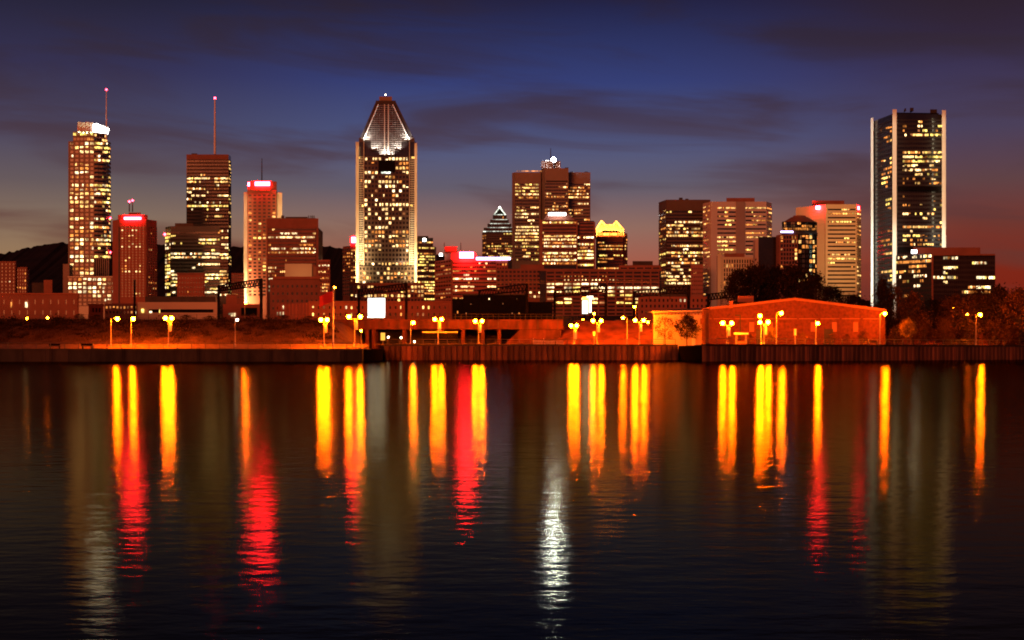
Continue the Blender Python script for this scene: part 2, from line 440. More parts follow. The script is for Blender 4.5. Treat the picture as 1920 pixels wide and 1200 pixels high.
def pilewall(label, p0, p1, z1, npile, cop=0.35):
    L = math.hypot(p1[0]-p0[0], p1[1]-p0[1]); ux, uy = (p1[0]-p0[0])/L, (p1[1]-p0[1])/L
    nx, ny = uy, -ux; ang = math.atan2(uy, ux); pw = L/npile
    q = thing('quay_wall', label, 'quay wall', (p0[0], p0[1], 0))
    d = 0.34
    prof = [(-pw/2, 0.0), (-pw*0.30, -d), (pw*0.22, -d), (pw*0.40, 0.0), (pw/2, 0.0), (pw/2, 0.5), (-pw/2, 0.5)]
    mes = []
    for k in range(4):
        me = MB().prism(prof, -3, z1-cop).mesh('sheet_pile'); me.materials.append(PILE[k]); mes.append(me)
    for i in range(npile):
        o = bpy.data.objects.new('sheet_pile', random.choice(mes)); C.objects.link(o); o.parent = q
        s = (i+0.5)*pw; o.location = (ux*s, uy*s, 0); o.rotation_euler = (0,0,ang)
    e = MB(); pts = [(p0[0]+nx*0.42,p0[1]+ny*0.42),(p1[0]+nx*0.42,p1[1]+ny*0.42),(p1[0]-nx*0.8,p1[1]-ny*0.8),(p0[0]-nx*0.8,p0[1]-ny*0.8)]
    e.prism(pts, z1-cop, z1); obj('coping', e, M['quaystone'], q)
    return q
pilewall('rusty sheet pile quay wall set back in the middle of the waterfront', (XL+0.1,305), (XR-0.1,305), 3.42, 52)
rq = pilewall('sheet pile quay wall running off at the right edge of the picture', (XR,264), rline(2.6), 3.30, 190)
obj('return_wall', MB().box(XR, XR+1.2, 264.9, 304.5, -3, 3.1), M['unlitwall'], rq)  # coloured near-black as if unlit, like the left return

# railing along the quays
def railing(label, p0, p1, z, step=2.66, h=1.08):
    L = math.hypot(p1[0]-p0[0], p1[1]-p0[1]); n = max(1, int(round(L/step))); ux, uy = (p1[0]-p0[0])/L, (p1[1]-p0[1])/L
    q = thing('railing', label, 'railing', (p0[0], p0[1], z))
    me = MB().box(-0.06,0.06,-0.05,0.05,0,h).mesh('post'); me.materials.append(M['railmetal'])
    for i in range(n+1):
        o = bpy.data.objects.new('post', me); C.objects.link(o); o.parent = q; s = L*i/n
        o.location = (ux*s, uy*s, 0); o.rotation_euler = (0,0,math.atan2(uy,ux))
    for hh, r in ((h, 0.06), (h*0.5, 0.035), (0.16, 0.035)):
        obj('rail', MB().tube((p0[0],p0[1],z+hh), (p1[0],p1[1],z+hh), r, n=6), M['railmetal'], q)
railing('dark post and rail railing along the left quay edge', (-120,261.7), (XL-0.4,261.7), 2.42)
railing('dark railing along the set-back middle quay', (XL+0.6,305.8), (XR-0.5,305.8), 3.42)
pr = rline(2.5); railing('dark railing along the right quay edge', (XR+0.6,264.9), (pr[0],pr[1]+0.5), 3.30)

# railway embankments
def bank(name, x0, x1, yf, yt, yb, zt, zb, step, mat, endslope=6.0, yedge=None):
    nxn = int((x1-x0)/step); prof = []
    for k in range(11): t = k/10; prof.append((yf+(yt-yf)*t, zb+(zt-zb)*(t**0.9)))
    prof += [(yt+6, zt+0.1), ((yt+yb)/2, zt+0.1), (yb-6, zt), (yb, zb)]
    v, f = [], []
    for i in range(nxn+1):
        x = x0+(x1-x0)*i/nxn
        e = min(1.0, min(x-x0, x1-x)/endslope) if endslope else 1.0
        for k, (y, z) in enumerate(prof):
            zz = zb+(z-zb)*max(e, 0.0)
            if 0 < k < len(prof)-1: zz += (random.random()-0.5)*0.5; 
            v.append((x+(random.random()-0.5)*0.6, y+(random.random()-0.5)*0.5, zz))
    m = len(prof)
    for i in range(nxn):
        for k in range(m-1): f.append((i*m+k, (i+1)*m+k, (i+1)*m+k+1, i*m+k+1))
    return tag(obj(name, MB().add(v, f), mat, smooth=True), kind='structure')
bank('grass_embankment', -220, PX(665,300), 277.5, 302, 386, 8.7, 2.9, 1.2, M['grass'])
M['bankfoot'] = surf('pale_lamplit_foot', (0.22, 0.12, 0.065), var=0.5, scale=0.7, bump=0.3)  # pale strip added at the bank foot; lamp-lit brightness put in its colour
tag(obj('bank_foot_strip', MB().add([(-300,266.5,2.43),(XL-0.6,266.5,2.43),(XL-0.6,279,3.35),(-300,279,3.35),(-300,279,2.3),(XL-0.6,279,2.3),(-300,266.5,2.3),(XL-0.6,266.5,2.3)],[(0,1,2,3),(1,7,5,2),(0,3,4,6),(2,5,4,3),(0,6,7,1)]), M['bankfoot']), kind='structure')
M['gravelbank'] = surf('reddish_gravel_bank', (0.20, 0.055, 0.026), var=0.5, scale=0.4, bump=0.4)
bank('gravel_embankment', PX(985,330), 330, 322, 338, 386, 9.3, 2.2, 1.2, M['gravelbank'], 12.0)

# hill behind the city, wooded ridge
def hill():
    pts = [(-500,500),(-60,482),(0,476),(40,468),(70,462),(90,457),(128,456),(200,452),(260,455),(320,458),(380,462),(440,463),(560,460),(610,462),(660,465),(760,470),(860,482),(960,500),(1100,528),(1300,550),(1600,562),(2400,566)]
    Y = 3400.0; v, f = [], []; n = 620
    for i in range(n+1):
        px = -500+2900*i/n
        for (a, za), (b, zb) in zip(pts, pts[1:]):
            if a <= px <= b: py = za+(zb-za)*(px-a)/(b-a); break
        z = PZ(py, Y); x = PX(px, Y)
        j = random.uniform(-2.2, 2.6)+2.2*math.sin(i*0.9)*math.sin(i*0.37)
        for k, (t, dy) in enumerate(((0.0,-900),(0.35,-500),(0.7,-220),(1.0,0),(0.6,500),(0.0,900))):
            v.append((x+random.uniform(-3,3), Y+dy, 2.0+(z+j-2.0)*t if t else 2.0))
    for i in range(n):
        for k in range(5): f.append((i*6+k, (i+1)*6+k, (i+1)*6+k+1, i*6+k+1))
    M['hillwood'] = surf('dark_hill_wood', (0.014, 0.010, 0.007), var=0.4, scale=0.02)
    tag(obj('hill', MB().add(v, f), M['hillwood']), kind='structure')
hill()
# ================================================================== TOWERS (left to right)
def mast(b, px, py0, py1, dy, r0, r1, mat='whitepaint', beacon=True, br=0.9):
    x, y = b.x(px,dy), b.Y+dy
    o = obj('mast', MB().tube((x,y,b.z(py1,dy)), (x,y,b.z(py0,dy)), r0, r1, 8), M[mat], b.root)
    if beacon: obj('beacon', MB().lathe([(0.1,-br),(br*0.8,-br*0.6),(br,0),(br*0.8,br*0.6),(0.1,br)], (x,y,b.z(py0,dy)), 10), M['beacon_red'], b.root)
def rooftop(b, items, d0=6):
    for p0, p1, py0, py1 in items: b.box('rooftop_unit', 'darkmetal', p0, p1, py0, py1, d0, d0+5)

# --- far-left flats
b = B('apartment_block', 'dark brick flats at the far left edge with few lit windows', 'building', 620, 24)
b.box('body', 'brick', -30, 30, 490, None, 0, 22); b.box('wing', 'brick', 30, 51, 501, None, 1, 18)
b.win((-28,0),(29,0), 492, 552, 8, 9, 0.4, 0.5, dens=0.10, frame='brick', tints='orange dim white')
b.win((31,1),(50,1), 503, 550, 4, 7, 0.45, 0.55, rows=['0000','2009','0000','0009','0000','9999','0000'], frame='brick', tints='orange white')
b.done()
b = B('apartment_block', 'second dark row of brick flats rising past the left edge', 'building', 760, -60)
b.box('body', 'brick', -120, -34, 470, None, 0, 25)
b.win((-118,0),(-36,0), 474, 552, 10, 10, 0.4, 0.5, dens=0.12, frame='brick', tints='orange dim white'); b.done()

# --- tall office tower with curved bay, lit crown and mast
b = B('office_tower', 'tall tower at left with square lit windows, curved bay and white crown', 'skyscraper', 1290, 167)
foot = [(128,0),(177,0),(184,-1.5),(192,0.5),(199,5),(204,12),(207,24),(207,46),(128,46)]
b.poly('body', 'glass', foot, 265, None)
IBM = '''97399 99999 04999 92000 10752 17787 29730 04774 79566 11111 99997 99989 99797 89748 99899 02484 30014 00100 99993 01409 91419 09999 91317 99999 07969 59464 00200 99995 49999 93322 57998 07999 00840'''.split()
b.win((130,0),(177,0), 265, 524, 5, 33, 0.66, 0.62, rows=IBM, tints='warm2 warm white warm2', partial=0.3, depth=0.5)
BAY = '''873 999 266 508 973 200 000 100 048 027 999 999 999 136 999 055 035 110 519 016 996 056 145 999 983 221 121 999'''.split()
arc = [(177,0),(184,-1.5),(192,0.5),(199,5),(204,12),(207,24)]
for i in range(5):
    k = (0,0,1,1,2)[i]
    b.win(arc[i], arc[i+1], 265, 485, 2, 28, 0.97, 0.5, rows=[r[k] for r in BAY], tints='yellow yellow warm white', partial=0.12, depth=0.5)
for i in range(7): b.box('column', 'concrete', 180+i*3.8, 181.6+i*3.8, 485, 524, -2.5, -0.5)
b.box('corner_pier', 'concrete', 128, 130, 265, 524, -0.6, 0)
b.poly('upper_storeys', 'glass', [(137,4.2),(176,4.2),(201,14.2),(201,36),(137,36)], 246, 265)
b.win((137,4),(176,4), 247, 265, 6, 2, 0.85, 0.55, rows=['799','035'], tints='warm yellow')
b.win((176,4),(201,14), 249, 265, 5, 2, 0.9, 0.55, rows=['857','259'], tints='warm yellow')
for i in range(4): b.box('crown_panel', 'pale', 145.5+i*7.4, 152.4+i*7.4, 228.5+(i%2), 247, 7, 9)
b.poly('crown', 'pale', [(145,9),(175,9),(203,22),(203,36),(145,36)], 231, 247)
cs = obj('lit_crown_sign', MB().add([(b.x(175,6),b.Y+6,b.z(250,6)),(b.x(199.5,18),b.Y+18,b.z(254,18)),(b.x(203.5,19),b.Y+19,b.z(241,19)),(b.x(181,7),b.Y+7,b.z(231.5,7)),(b.x(175,6),b.Y+6,b.z(233,6)),
        (b.x(175,6),b.Y+8,b.z(250,6)),(b.x(199.5,18),b.Y+20,b.z(254,18)),(b.x(203.5,19),b.Y+21,b.z(241,19)),(b.x(181,7),b.Y+9,b.z(231.5,7)),(b.x(175,6),b.Y+8,b.z(233,6))],
        [(0,1,2,3,4),(9,8,7,6,5),(0,5,6,1),(1,6,7,2),(2,7,8,3),(3,8,9,4),(4,9,5,0)]), M['sign_white'], b.root)
for px in (148,156,163,171): b.light(px, 249, 3.0, 1000, (0.82,1.0,0.62), 0.3, 1.2)
mast(b, 199.5, 168, 262, 2, 0.75, 0.35)
for px, py in ((206.8,409),(207,473)): obj('beacon', MB().lathe([(0.1,-1),(1,0),(0.1,1)], (b.x(px,10),b.Y+10,b.z(py,10)), 8), M['beacon_red'], b.root)
b.done()
b = B('podium_building', 'low podium with rows of bright square windows below the curved-bay tower', 'building', 1230, 185)
b.box('body', 'glass', 127, 246, 518, None, 0, 40); b.box('wing', 'concrete', 118, 130, 495, None, 2, 30)
b.win((127,0),(246,0), 520, 574, 13, 7, 0.66, 0.6, rows=['0099996540202','9999379999900','9999999547999','0369949967499','0000099299990','0000000990990','0'], tints='warm2 warm white', partial=0.2)
b.done()

# --- brick hotel with red sign
b = B('hotel_tower', 'reddish hotel tower with small windows and a wide red roof sign', 'hotel', 1150, 252)
b.poly('body', 'brick2', [(211,12),(221,2),(224,0),(274,0),(277,2),(294,14),(294,45),(211,45)], 411, None)
b.poly('upper_storeys', 'brick2', [(221,4),(230,1.5),(268,1.5),(277,5),(277,30),(221,30)], 402, 411)
b.poly('penthouse', 'brick2', [(241,6),(264,6),(264,22),(241,22)], 397, 402)
b.win((226,0),(272,0), 424, 558, 7, 26, 0.42, 0.5, rows=['0'*7,'4008900','4400000','0098000','5000740','0070600','0005060','6080690','0000000','0050000','0000000','0060000','0600000','0000060','0900070','7800080','9994990','0060000','0500000','0000000','0','0','0','0','0000770','0000090'], frame='brick2', tints='orange warm warm2')
b.win((277,2),(294,14), 424, 558, 4, 26, 0.4, 0.5, dens=0.14, frame='brick2', tints='orange warm')
b.box('recess', 'darkmetal', 222, 224.5, 424, None, -0.3, 2)
b.box('roof_sign', 'sign_red', 232.5, 264.5, 407.2, 411.5, -1.2, -0.7)
for px, py in ((242.5,378),(248.5,376)): mast(b, px, py, 397, 10, 0.5, 0.35, 'darkmetal', True, 0.9)
b.done()

# --- slim dark bank tower with mast
b = B('bank_tower', 'dark slab tower with ribbon windows and a tall pale mast', 'skyscraper', 1500, 390)
b.poly('body', 'glass', [(349.5,0),(428.5,0),(433,14),(433,40),(349.5,40)], 290, None)
rows = ['0']*6+['003000000','993999009','990959059','020200200','999979030','900100000','079000999','200500400','020030002','440099999','003002010','0'*9,'0'*9,'000000090','000000990','000330000']
b.win((350.5,0),(428,0), 299, 441, 27, 22, 0.84, 0.5, rows=['0']*3+['0','000900000','999990999','995000999','010200600','999900400','930050000','029900799','700404000','034043020','999999999','040030200','000000002','000020990','000030000','0','0','0','0'], frame='granite', tints='yellow warm warm2 white', partial=0.2)
b.win((428.5,0),(433,14), 299, 555, 4, 40, 0.8, 0.5, dens=0.25, frame='granite', tints='warm yellow')
b.box('parapet', 'brick', 349.5, 428.5, 289.5, 299, -0.7, 0)
b.win((412,-0.8),(428,-0.8), 430, 556, 5, 20, 0.85, 0.55, dens=[0.9,0.3,0.7,0,0.6,0.4,0,0.9,0.9,0,0,0,0.5,0.9,0.9,0.9,0.5,0.2,0.2,0.2], frame='brick', tints='warm2 white warm')
rooftop(b, [(359,370,287.5,289.5)])
mast(b, 403, 184, 289, 12, 1.3, 0.75, 'whitepaint', True, 1.3)
b.done()
b = B('office_block', 'dark glass office block with broken ribbons of lit windows before the masted tower', 'building', 1250, 361)
b.poly('body', 'glass', [(310,10),(320,0),(412,0),(412,35),(310,35)], 424, None)
b.box('upper_storey', 'granite', 328, 362, 418.5, 424, 8, 24)
b.box('parapet', 'granite', 320, 412, 424, 433, -0.6, 0)
dl = [0.35,0.6,0.55,0.5,0.1,0.35,0.85,0.45,0.25,0.2,0.15,0.1,0.5,0.6,0.7,0.5,0.4,0.5,0.3]
b.win((320,0),(412,0), 433, 558, 30, 19, 0.9, 0.5, dens=dl, frame='granite', tints='white warm2 yellow', run=5)
b.win((310,10),(320,0), 436, 556, 3, 18, 0.9, 0.62, dens=0.85, frame='granite', tints='yellow yellow white')
obj('beacon', MB().lathe([(0.1,-1.3),(1.3,0),(0.1,1.3)], (b.x(311,8),b.Y+4,b.z(440,8)), 8), M['beacon_red'], b.root)
b.done()

# --- hotel tower with floodlit fins
b = B('hotel_tower', 'tower with floodlit pale side fins and red-lit top with white sign', 'hotel', 1200, 493)
b.poly('body', 'brick2', [(463.5,3),(466,0),(517,0),(519.5,3),(519.5,30),(463.5,30)], 357, None)
b.poly('crown', 'brick2', [(464,3),(470,-1),(507,-1),(519,4),(519,28),(464,28)], 339.5, 357)
b.box('side_fin', 'beige', 457, 463.4, 360, None, 2, 22); b.box('side_fin', 'beige', 519.6, 529, 361, None, 2, 22)
b.win((464.5,0),(518,0), 363, 556, 6, 29, 0.6, 0.52, rows=['000000','900001','090000','0','000000','900009','000009','905000','009000','008000','006000','006500','099900','900000','900000','0','004400','800000','909400','600990','000990','900990','0','006000','0','0','0','0','0'], frame='brick2', tints='yellow warm', partial=0.1)
b.box('roof_sign', 'sign_red', 478, 506, 341, 348, -2.6, -2.1); b.box('roof_sign', 'sign_red', 464.6, 469, 342, 349, 0.2, 0.5)
for p0, p1, pw in ((365,590,5200),(470,590,9000),(530,590,22000)): b.strip(460, p0, p1, -6, pw, (1.0,0.62,0.28))
b.strip(525, 362, 590, -6, 6500, (1.0,0.66,0.26))
mast(b, 491, 297, 340, 10, 0.55, 0.3, 'darkmetal', False)
b.done()

b = B('office_block', 'flat-topped brown office block with rows of tiny lit windows below the fin tower', 'building', 1000, 548)
b.box('body', 'glass', 501, 593, 409, None, 0, 35); b.box('parapet', 'brick', 500, 597, 409.5, 427, -0.8, 0)
b.box('side_wall', 'brick', 593, 597, 427, None, -0.7, 34)
b.box('corner_pier', 'brick', 500, 503, 427, None, -0.7, 0)
b.win((503,0),(592,0), 427, 520, 36, 13, 0.72, 0.48, dens=[0.12,0.4,0.97,0.03,0.75,0.8,0.92,0.1,0.04,0.1,0.1,0.5,0.4], frame='brick', tints='white warm2 warm', run=5)
rooftop(b, [(527,533,404,409.5),(535,577,406.5,409.5),(578,579,404,409.5),(582,583,404,409.5),(585,586,404,409.5),(588,589,404,409.5)])
b.done()

# --- the pyramid-topped tower
b = B('skyscraper', 'tallest central tower with white-lit lattice gable and pointed roof', 'skyscraper', 1100, 724)
b.box('body', 'glass', 673, 777, 266, 497, 0, 44)
b.box('corner_fin', 'beige', 667, 672.8, 266, 530, -1.5, 10); b.box('corner_fin', 'beige', 777.2, 782, 268, 530, -1.5, 10)
b.box('edge_trim', 'beige', 681.6, 682.8, 262, 497, -1.6, 0); b.box('edge_trim', 'beige', 767.2, 768.4, 262, 497, -1.6, 0)
b.box('lower_storeys', 'glass', 672.9, 777.1, 497, None, -1.0, 44)
TR = '''9099919999999 0033000000377 0000000009993 7999000000022 0067545996570 6605999599910 5502969999059 0424000020500 0125066066001 3005000030003 5009999999999 5112022034700 0523737535063 2550439990330 0040030400000 1449999323300 9268950599599 6055960699697 9999920799899 9399550097999 7202200302007 1110000010000 0000010000000 5720999999999'''.split()
b.win((683,0),(767,0), 293.6, 499.4, 13, 24, 0.66, 0.58, rows=TR, tints='warm warm2 warm2 white', frame='granite', depth=0.6, partial=0.25)
for a, c in ((673.2,681.4),(768.6,777)):
    b.win((a,0),(c,0), 293.6, 499.4, 3, 48, 0.86, 0.86, rows=['333','0','0','0','0','0','0','0','0','0','030','0','0','0','0','0','0','0','0','0','0','666']+['0']*26, tints='yellow', frame='pale', depth=0.5)
b.win((673,-1),(777,-1), 499.5, 534, 16, 4, 0.64, 0.58, rows=['0010010012010000','0906362929999940','9989229699949960','0650202000200600'], tints='warm2 warm white', frame='granite')
b.box('blank_panel', 'steel', 709.5, 740.5, 300.5, 322, -1.2, 0); b.box('lit_band', 'ledline', 715, 732, 322, 325, -1.25, 0)
# gable wall, pitched roof and cap
def zp(py): return b.z(py)
out = [(675,266),(675,258),(704,190.5),(742,190.5),(775,258),(775,266)]
obj('roof', MB().yprism([(b.x(px),zp(py)) for px,py in out], b.Y+1.5, b.Y+42), M['roofing'], b.root)
obj('gable_glass', MB().yprism([(b.x(px,0.6),b.z(py,0.6)) for px,py in [(681,262),(709,196),(737,196),(768,262)]], b.Y+0.6, b.Y+1.45), M['glass'], b.root)
b.box('shoulder', 'granite', 673, 682, 258, 266, -0.2, 1.4) ; b.box('shoulder', 'granite', 768, 777, 258, 266, -0.2, 1.4)
b.box('roof_cap', 'concrete', 711, 735, 181, 191, 8, 30); b.box('cap_ledge', 'darkmetal', 704.5, 742, 188.5, 193, 4, 36)
lat = MB()
def edge(py):    # half outline of the lit lattice at a height
    if py < 262: t = (py-196)/66.0; return 709-28*t, 737+31*t
    if py < 280: return 696, 753
    return 710.5, 740
py = 198.0
while py < 290:
    a, c = edge(py); lat.box(b.x(a,-0.5), b.x(c,-0.5), b.Y-0.75, b.Y-0.35, zp(py+0.3), zp(py-0.3)); py += 3.95
px = 684.0
while px < 767:
    top = 196.0 if 709 <= px <= 737 else (196+66*(709-px)/28.0 if px < 709 else 196+66*(px-737)/31.0)
    bot = 290 if 710.5 <= px <= 740 else (280 if 696 <= px <= 753 else 262)
    lat.box(b.x(px-0.14,-0.5), b.x(px+0.14,-0.5), b.Y-0.95, b.Y-0.55, zp(bot), zp(top+0.5)); px += 3.05
lo = obj('lattice', lat, M['polepaint'], b.root)
sp_ = MB()
for px in (721, 728.3): sp_.box(b.x(px-0.9,-1), b.x(px+0.9,-1), b.Y-1.4, b.Y-0.98, zp(290), zp(196))
obj('centre_mullions', sp_, M['beige'], b.root)
rk = MB()
for (a, c) in (((682,262),(709.5,196)),((767.5,262),(736.5,196))):
    rk.tube((b.x(a[0]),b.Y-0.9,zp(a[1])), (b.x(c[0]),b.Y-0.9,zp(c[1])), 0.35, n=6)
obj('raking_trim', rk, M['whitepaint'], b.root)
lg = MB()
for a, c, y in ((681,696,263.5),(753,768,263.5),(696,710,281.5),(740,753,281.5),(710,740.5,291)): lg.box(b.x(a), b.x(c), b.Y-4.2, b.Y-0.1, zp(y+1.4), zp(y))
obj('ledge', lg, M['granite'], b.root)
for px, py, pw in ((684,261.5,1500),(690,261.5,1600),(759,261.5,1600),(765,261.5,1600),(699,279.5,1400),(706,279.5,1400),(744,279.5,1400),(750,279.5,1400),(715,289,1300),(722,289,1500),(728,289,1500),(735,289,1300)):
    b.light(px, py, -3.4, pw*4.0, (1.0,0.95,0.84), 0.25, 1.8, 120)
for px, d_ in ((669.5,-7),(779.8,-7)):
    for p0, p1, pw in ((270,528,2600),(400,528,3600),(450,528,7000),(475,528,12000)): b.strip(px, p0, p1, d_, pw, (1.0,0.66,0.26), 0.5)
for px in (677,773):
    for p0, p1, pw in ((400,494,700),(450,494,1300),(478,494,1500)): b.strip(px, p0, p1, -4, pw, (1.0,0.76,0.42), 0.4)
b.light(752, 494, -3, 700, (1.0,0.92,0.8), 0.3)
mast(b, 723, 178.5, 181, 15, 0.3, 0.3, 'darkmetal', False)
obj('beacon', MB().lathe([(0.1,-0.6),(0.6,0),(0.1,0.6)], (b.x(723,15),b.Y+15,b.z(178,15)), 8), M['bulb_white'], b.root)
b.done()
b = B('podium_building', 'wide stepped base with warm windows under the pointed central tower', 'building', 1060, 725)
b.box('body', 'glass', 656, 796, 533, None, 0, 30); b.box('parapet', 'brick', 655, 797, 530.5, 534, -0.8, 28)
b.win((657,0),(795,0), 534, 583, 22, 6, 0.62, 0.6, rows=['07202200000000009999','010000006200999999','7999999999999990049','000000000044000000','0','0'], frame='brick', tints='warm2 warm yellow white')
b.done()

b = B('office_tower', 'narrow red tower with glowing red sign peeking out left of the central tower', 'building', 1350, 655)
b.poly('body', 'brick2', [(643,8),(657,0),(672,0),(672,30),(643,30)], 461, None); b.box('crown', 'brick2', 657, 672, 442, 461, 1, 20)
b.win((658,0),(671,0), 466, 555, 3, 14, 0.75, 0.45, dens=0.7, frame='brick2', tints='orange warm'); b.win((643,8),(657,0), 466, 555, 4, 14, 0.7, 0.4, dens=0.3, frame='brick2', tints='orange')
b.box('roof_sign', 'sign_red', 659, 668.5, 444.5, 455, -0.8, -0.3)
b.done()
b = B('office_tower', 'stepped glass tower with yellow windows just right of the central tower', 'building', 1300, 800)
b.poly('body', 'greenglass', [(780,0),(815,4),(818,10),(818,30),(780,30)], 462, None)
b.box('upper_storeys', 'greenglass', 781, 812, 446, 462, 3, 26); b.box('crown', 'greenglass', 783, 803, 442.5, 446, 6, 22)
b.win((783,0),(815,4), 462, 590, 8, 24, 0.85, 0.5, dens=[0.7,0.4,0.9,0.5,0.8,0.3], frame='granite', tints='yellow yellow warm', run=4)
b.win((783,3),(812,3), 452, 462, 7, 2, 0.85, 0.5, dens=0.6, frame='granite', tints='yellow warm')
b.box('roof_sign', 'sign_white', 793, 798.5, 447, 452.5, 2.0, 2.4)
b.done()

# --- red-lit stepped office
b = B('office_block', 'stepped building glowing red with a bright red rooftop sign', 'building', 900, 885)
b.poly('body', 'brick2', [(815,26),(846,2),(849,0),(952,0),(952,40),(815,44)], 487, None)
b.poly('upper_storeys', 'brick2', [(834,14),(846,4),(893,4),(893,30),(834,34)], 473, 487)
b.box('lift_tower', 'brick2', 833, 857, 462, 473, 12, 26)
b.win((849,0),(930,0), 490, 592, 20, 14, 0.86, 0.42, rows=['0002203300','0000303300','8855440099','2233330000','9988770088','0022440000','9988800077','7777700000','0','5555500000','0','0','0','0'], frame='brick2', tints='warm2 orange warm white')
b.win((817,24),(846,2), 490, 592, 6, 14, 0.86, 0.4, dens=0.45, frame='brick2', tints='orange dim')
b.win((931,0),(951,0), 492, 590, 4, 13, 0.6, 0.5, dens=0.35, frame='brick2', tints='orange warm')
b.box('roof_sign', 'sign_red', 861.5, 888, 472.5, 484, -3.0, -2.4)
for px, dy in ((864,-2.2),(885,-2.2)): b.box('sign_bracket', 'darkmetal', px-0.4, px+0.4, 478, 482, dy, 4)
b.box('lit_band', 'sign_violet', 893, 957, 482.5, 487, -0.7, -0.3)
b.box('lit_band', 'sign_white', 824, 829.5, 475, 480, 12, 12.5)
mast(b, 833, 455, 462, 14, 0.3, 0.2, 'darkmetal', False); mast(b, 864, 455, 473, 20, 0.3, 0.2, 'darkmetal', False)
b.done()

# --- stepped pyramid tower
b = B('office_tower', 'tower with white-outlined stepped pyramid top left of the cross-plan tower', 'skyscraper', 1500, 936)
b.poly('body', 'glass', [(904.5,8),(912,0),(964,0),(964,40),(904.5,40)], 434, None)
b.win((912,0),(962,0), 436, 492, 16, 12, 0.66, 0.5, dens=[0.4,0.15,0.25,0.1,0.6,0.7,0.8,0.7,0.5,0.6,0.5], frame='granite', tints='yellow warm orange')
b.win((904.5,8),(912,0), 436, 490, 3, 12, 0.6, 0.5, dens=0.3, frame='granite', tints='orange')
steps = [(906,964,427,434),(913,960,419.5,427),(918,955,412,419.5),(923,951,403,412)]
for i, (a, c, p0, p1) in enumerate(steps):
    b.box('setback', 'greenglass', a+1, c-1, p0, p1, 2+4*i, 38-4*i)
    b.box('edge_light', 'ledline', a, c, p1-0.6, p1+0.8, 1.2+4*i, 1.9+4*i)
    b.win((a+4,2+4*i),(c-4,2+4*i), p0+0.5, p1-0.5, 8, 1, 0.7, 0.5, dens=0.2, frame='granite', tints='dim orange')
ap = (b.x(937,22), b.Y+22, b.z(389,22))
q = [(b.x(926,16),b.Y+16,b.z(403,16)),(b.x(948,16),b.Y+16,b.z(403,16)),(b.x(948,28),b.Y+28,b.z(403,16)),(b.x(926,28),b.Y+28,b.z(403,16)),ap]
obj('pyramid', MB().add(q, [(0,1,4),(1,2,4),(2,3,4),(3,0,4),(3,2,1,0)]), M['greenglass'], b.root)
em = MB(); em.tube(Vector(q[0])-Vector((0,.5,0)), Vector(ap)-Vector((0,.5,0)), 0.55, n=6); em.tube(Vector(q[1])-Vector((0,.5,0)), Vector(ap)-Vector((0,.5,0)), 0.55, n=6); em.tube(Vector(q[0])-Vector((0,.5,0)), Vector(q[1])-Vector((0,.5,0)), 0.5, n=6)
obj('edge_light', em, M['ledline'], b.root)
obj('beacon', MB().lathe([(0.1,-1.2),(1.3,0),(0.1,1.2)], ap, 8), M['sign_white'], b.root)
b.done()

# --- cross-plan tower with rooftop beacon
b = B('skyscraper', 'broad cross-plan concrete tower with a white rooftop searchlight', 'skyscraper', 1350, 1033)
b.poly('left_wing', 'concrete', [(960,16),(966,10),(1014,10),(1014,52),(960,52)], 320.5, None)
b.poly('body', 'concrete', [(1012,20),(1022,0),(1066,0),(1066,60),(1012,60)], 315.5, None)
b.box('right_wing', 'concrete', 1064, 1107, 323, None, 14, 52)
b.box('penthouse', 'concrete', 1015, 1051, 302, 315.5, 14, 36); b.box('roof_edge_light', 'orange', 969, 1016, 320, 321.3, 9.6, 10)
dA = [0.35,0.75,0.75,0.8,0.6,0.3,0.02,0.35,0.6,0.6,0.4,0.5,0.5,0.95,0.9,0.97,0.97,0.97,0.6,0.9,0.5,0.5,0.6,0.4]
b.win((966,10),(1010,10), 343, 490, 17, 24, 0.8, 0.46, dens=dA, frame='concrete', tints='warm warm2 yellow', run=4, depth=0.6)
b.win((1022,0),(1064,0), 342, 402, 15, 10, 0.8, 0.46, dens=[0.25,0.4,0.06,0.5,0.75,0.15,0.4,0.35,0.45,0.3], frame='concrete', tints='warm warm2 orange', run=3, depth=0.6)
b.win((1066,14),(1106,14), 343, 415, 15, 12, 0.8, 0.46, dens=[0.3,0.6,0.6,0.85,0.6,0.35,0.3,0.02,0.4,0.5,0.3,0.4], frame='concrete', tints='warm warm2 orange', run=3, depth=0.6)
b.box('plant_louvre', 'darkmetal', 1024, 1064, 338.5, 341.5, -0.2, 0)
lx, ly, lz = b.x(1038,10), b.Y+10, b.z(299.5,10)
sh = obj('searchlight', MB().tube((lx,ly+0.05,lz),(lx,ly+2.2,lz),2.4,1.6,14), M['darkmetal'], b.root)
obj('lens', MB().tube((lx,ly-0.35,lz),(lx,ly,lz),2.0,2.2,14), M['beacon_white'], sh)
for px in (1024,1028,1033): obj('beacon', MB().lathe([(0.1,-0.35),(0.35,0),(0.1,0.35)], (b.x(px,12),b.Y+12,b.z(301,12)), 8), M['sign_white'], b.root)
mast(b, 1032.5, 278, 302, 20, 0.5, 0.25, 'darkmetal', False)
rooftop(b, [(1059,1066,314,316),(1069,1075,321.8,323),(1096,1102,321.8,323)], 18)
for px in (1043,): b.box('searchlight_stand', 'darkmetal', 1037, 1039, 301, 316, 10.5, 12)
b.done()

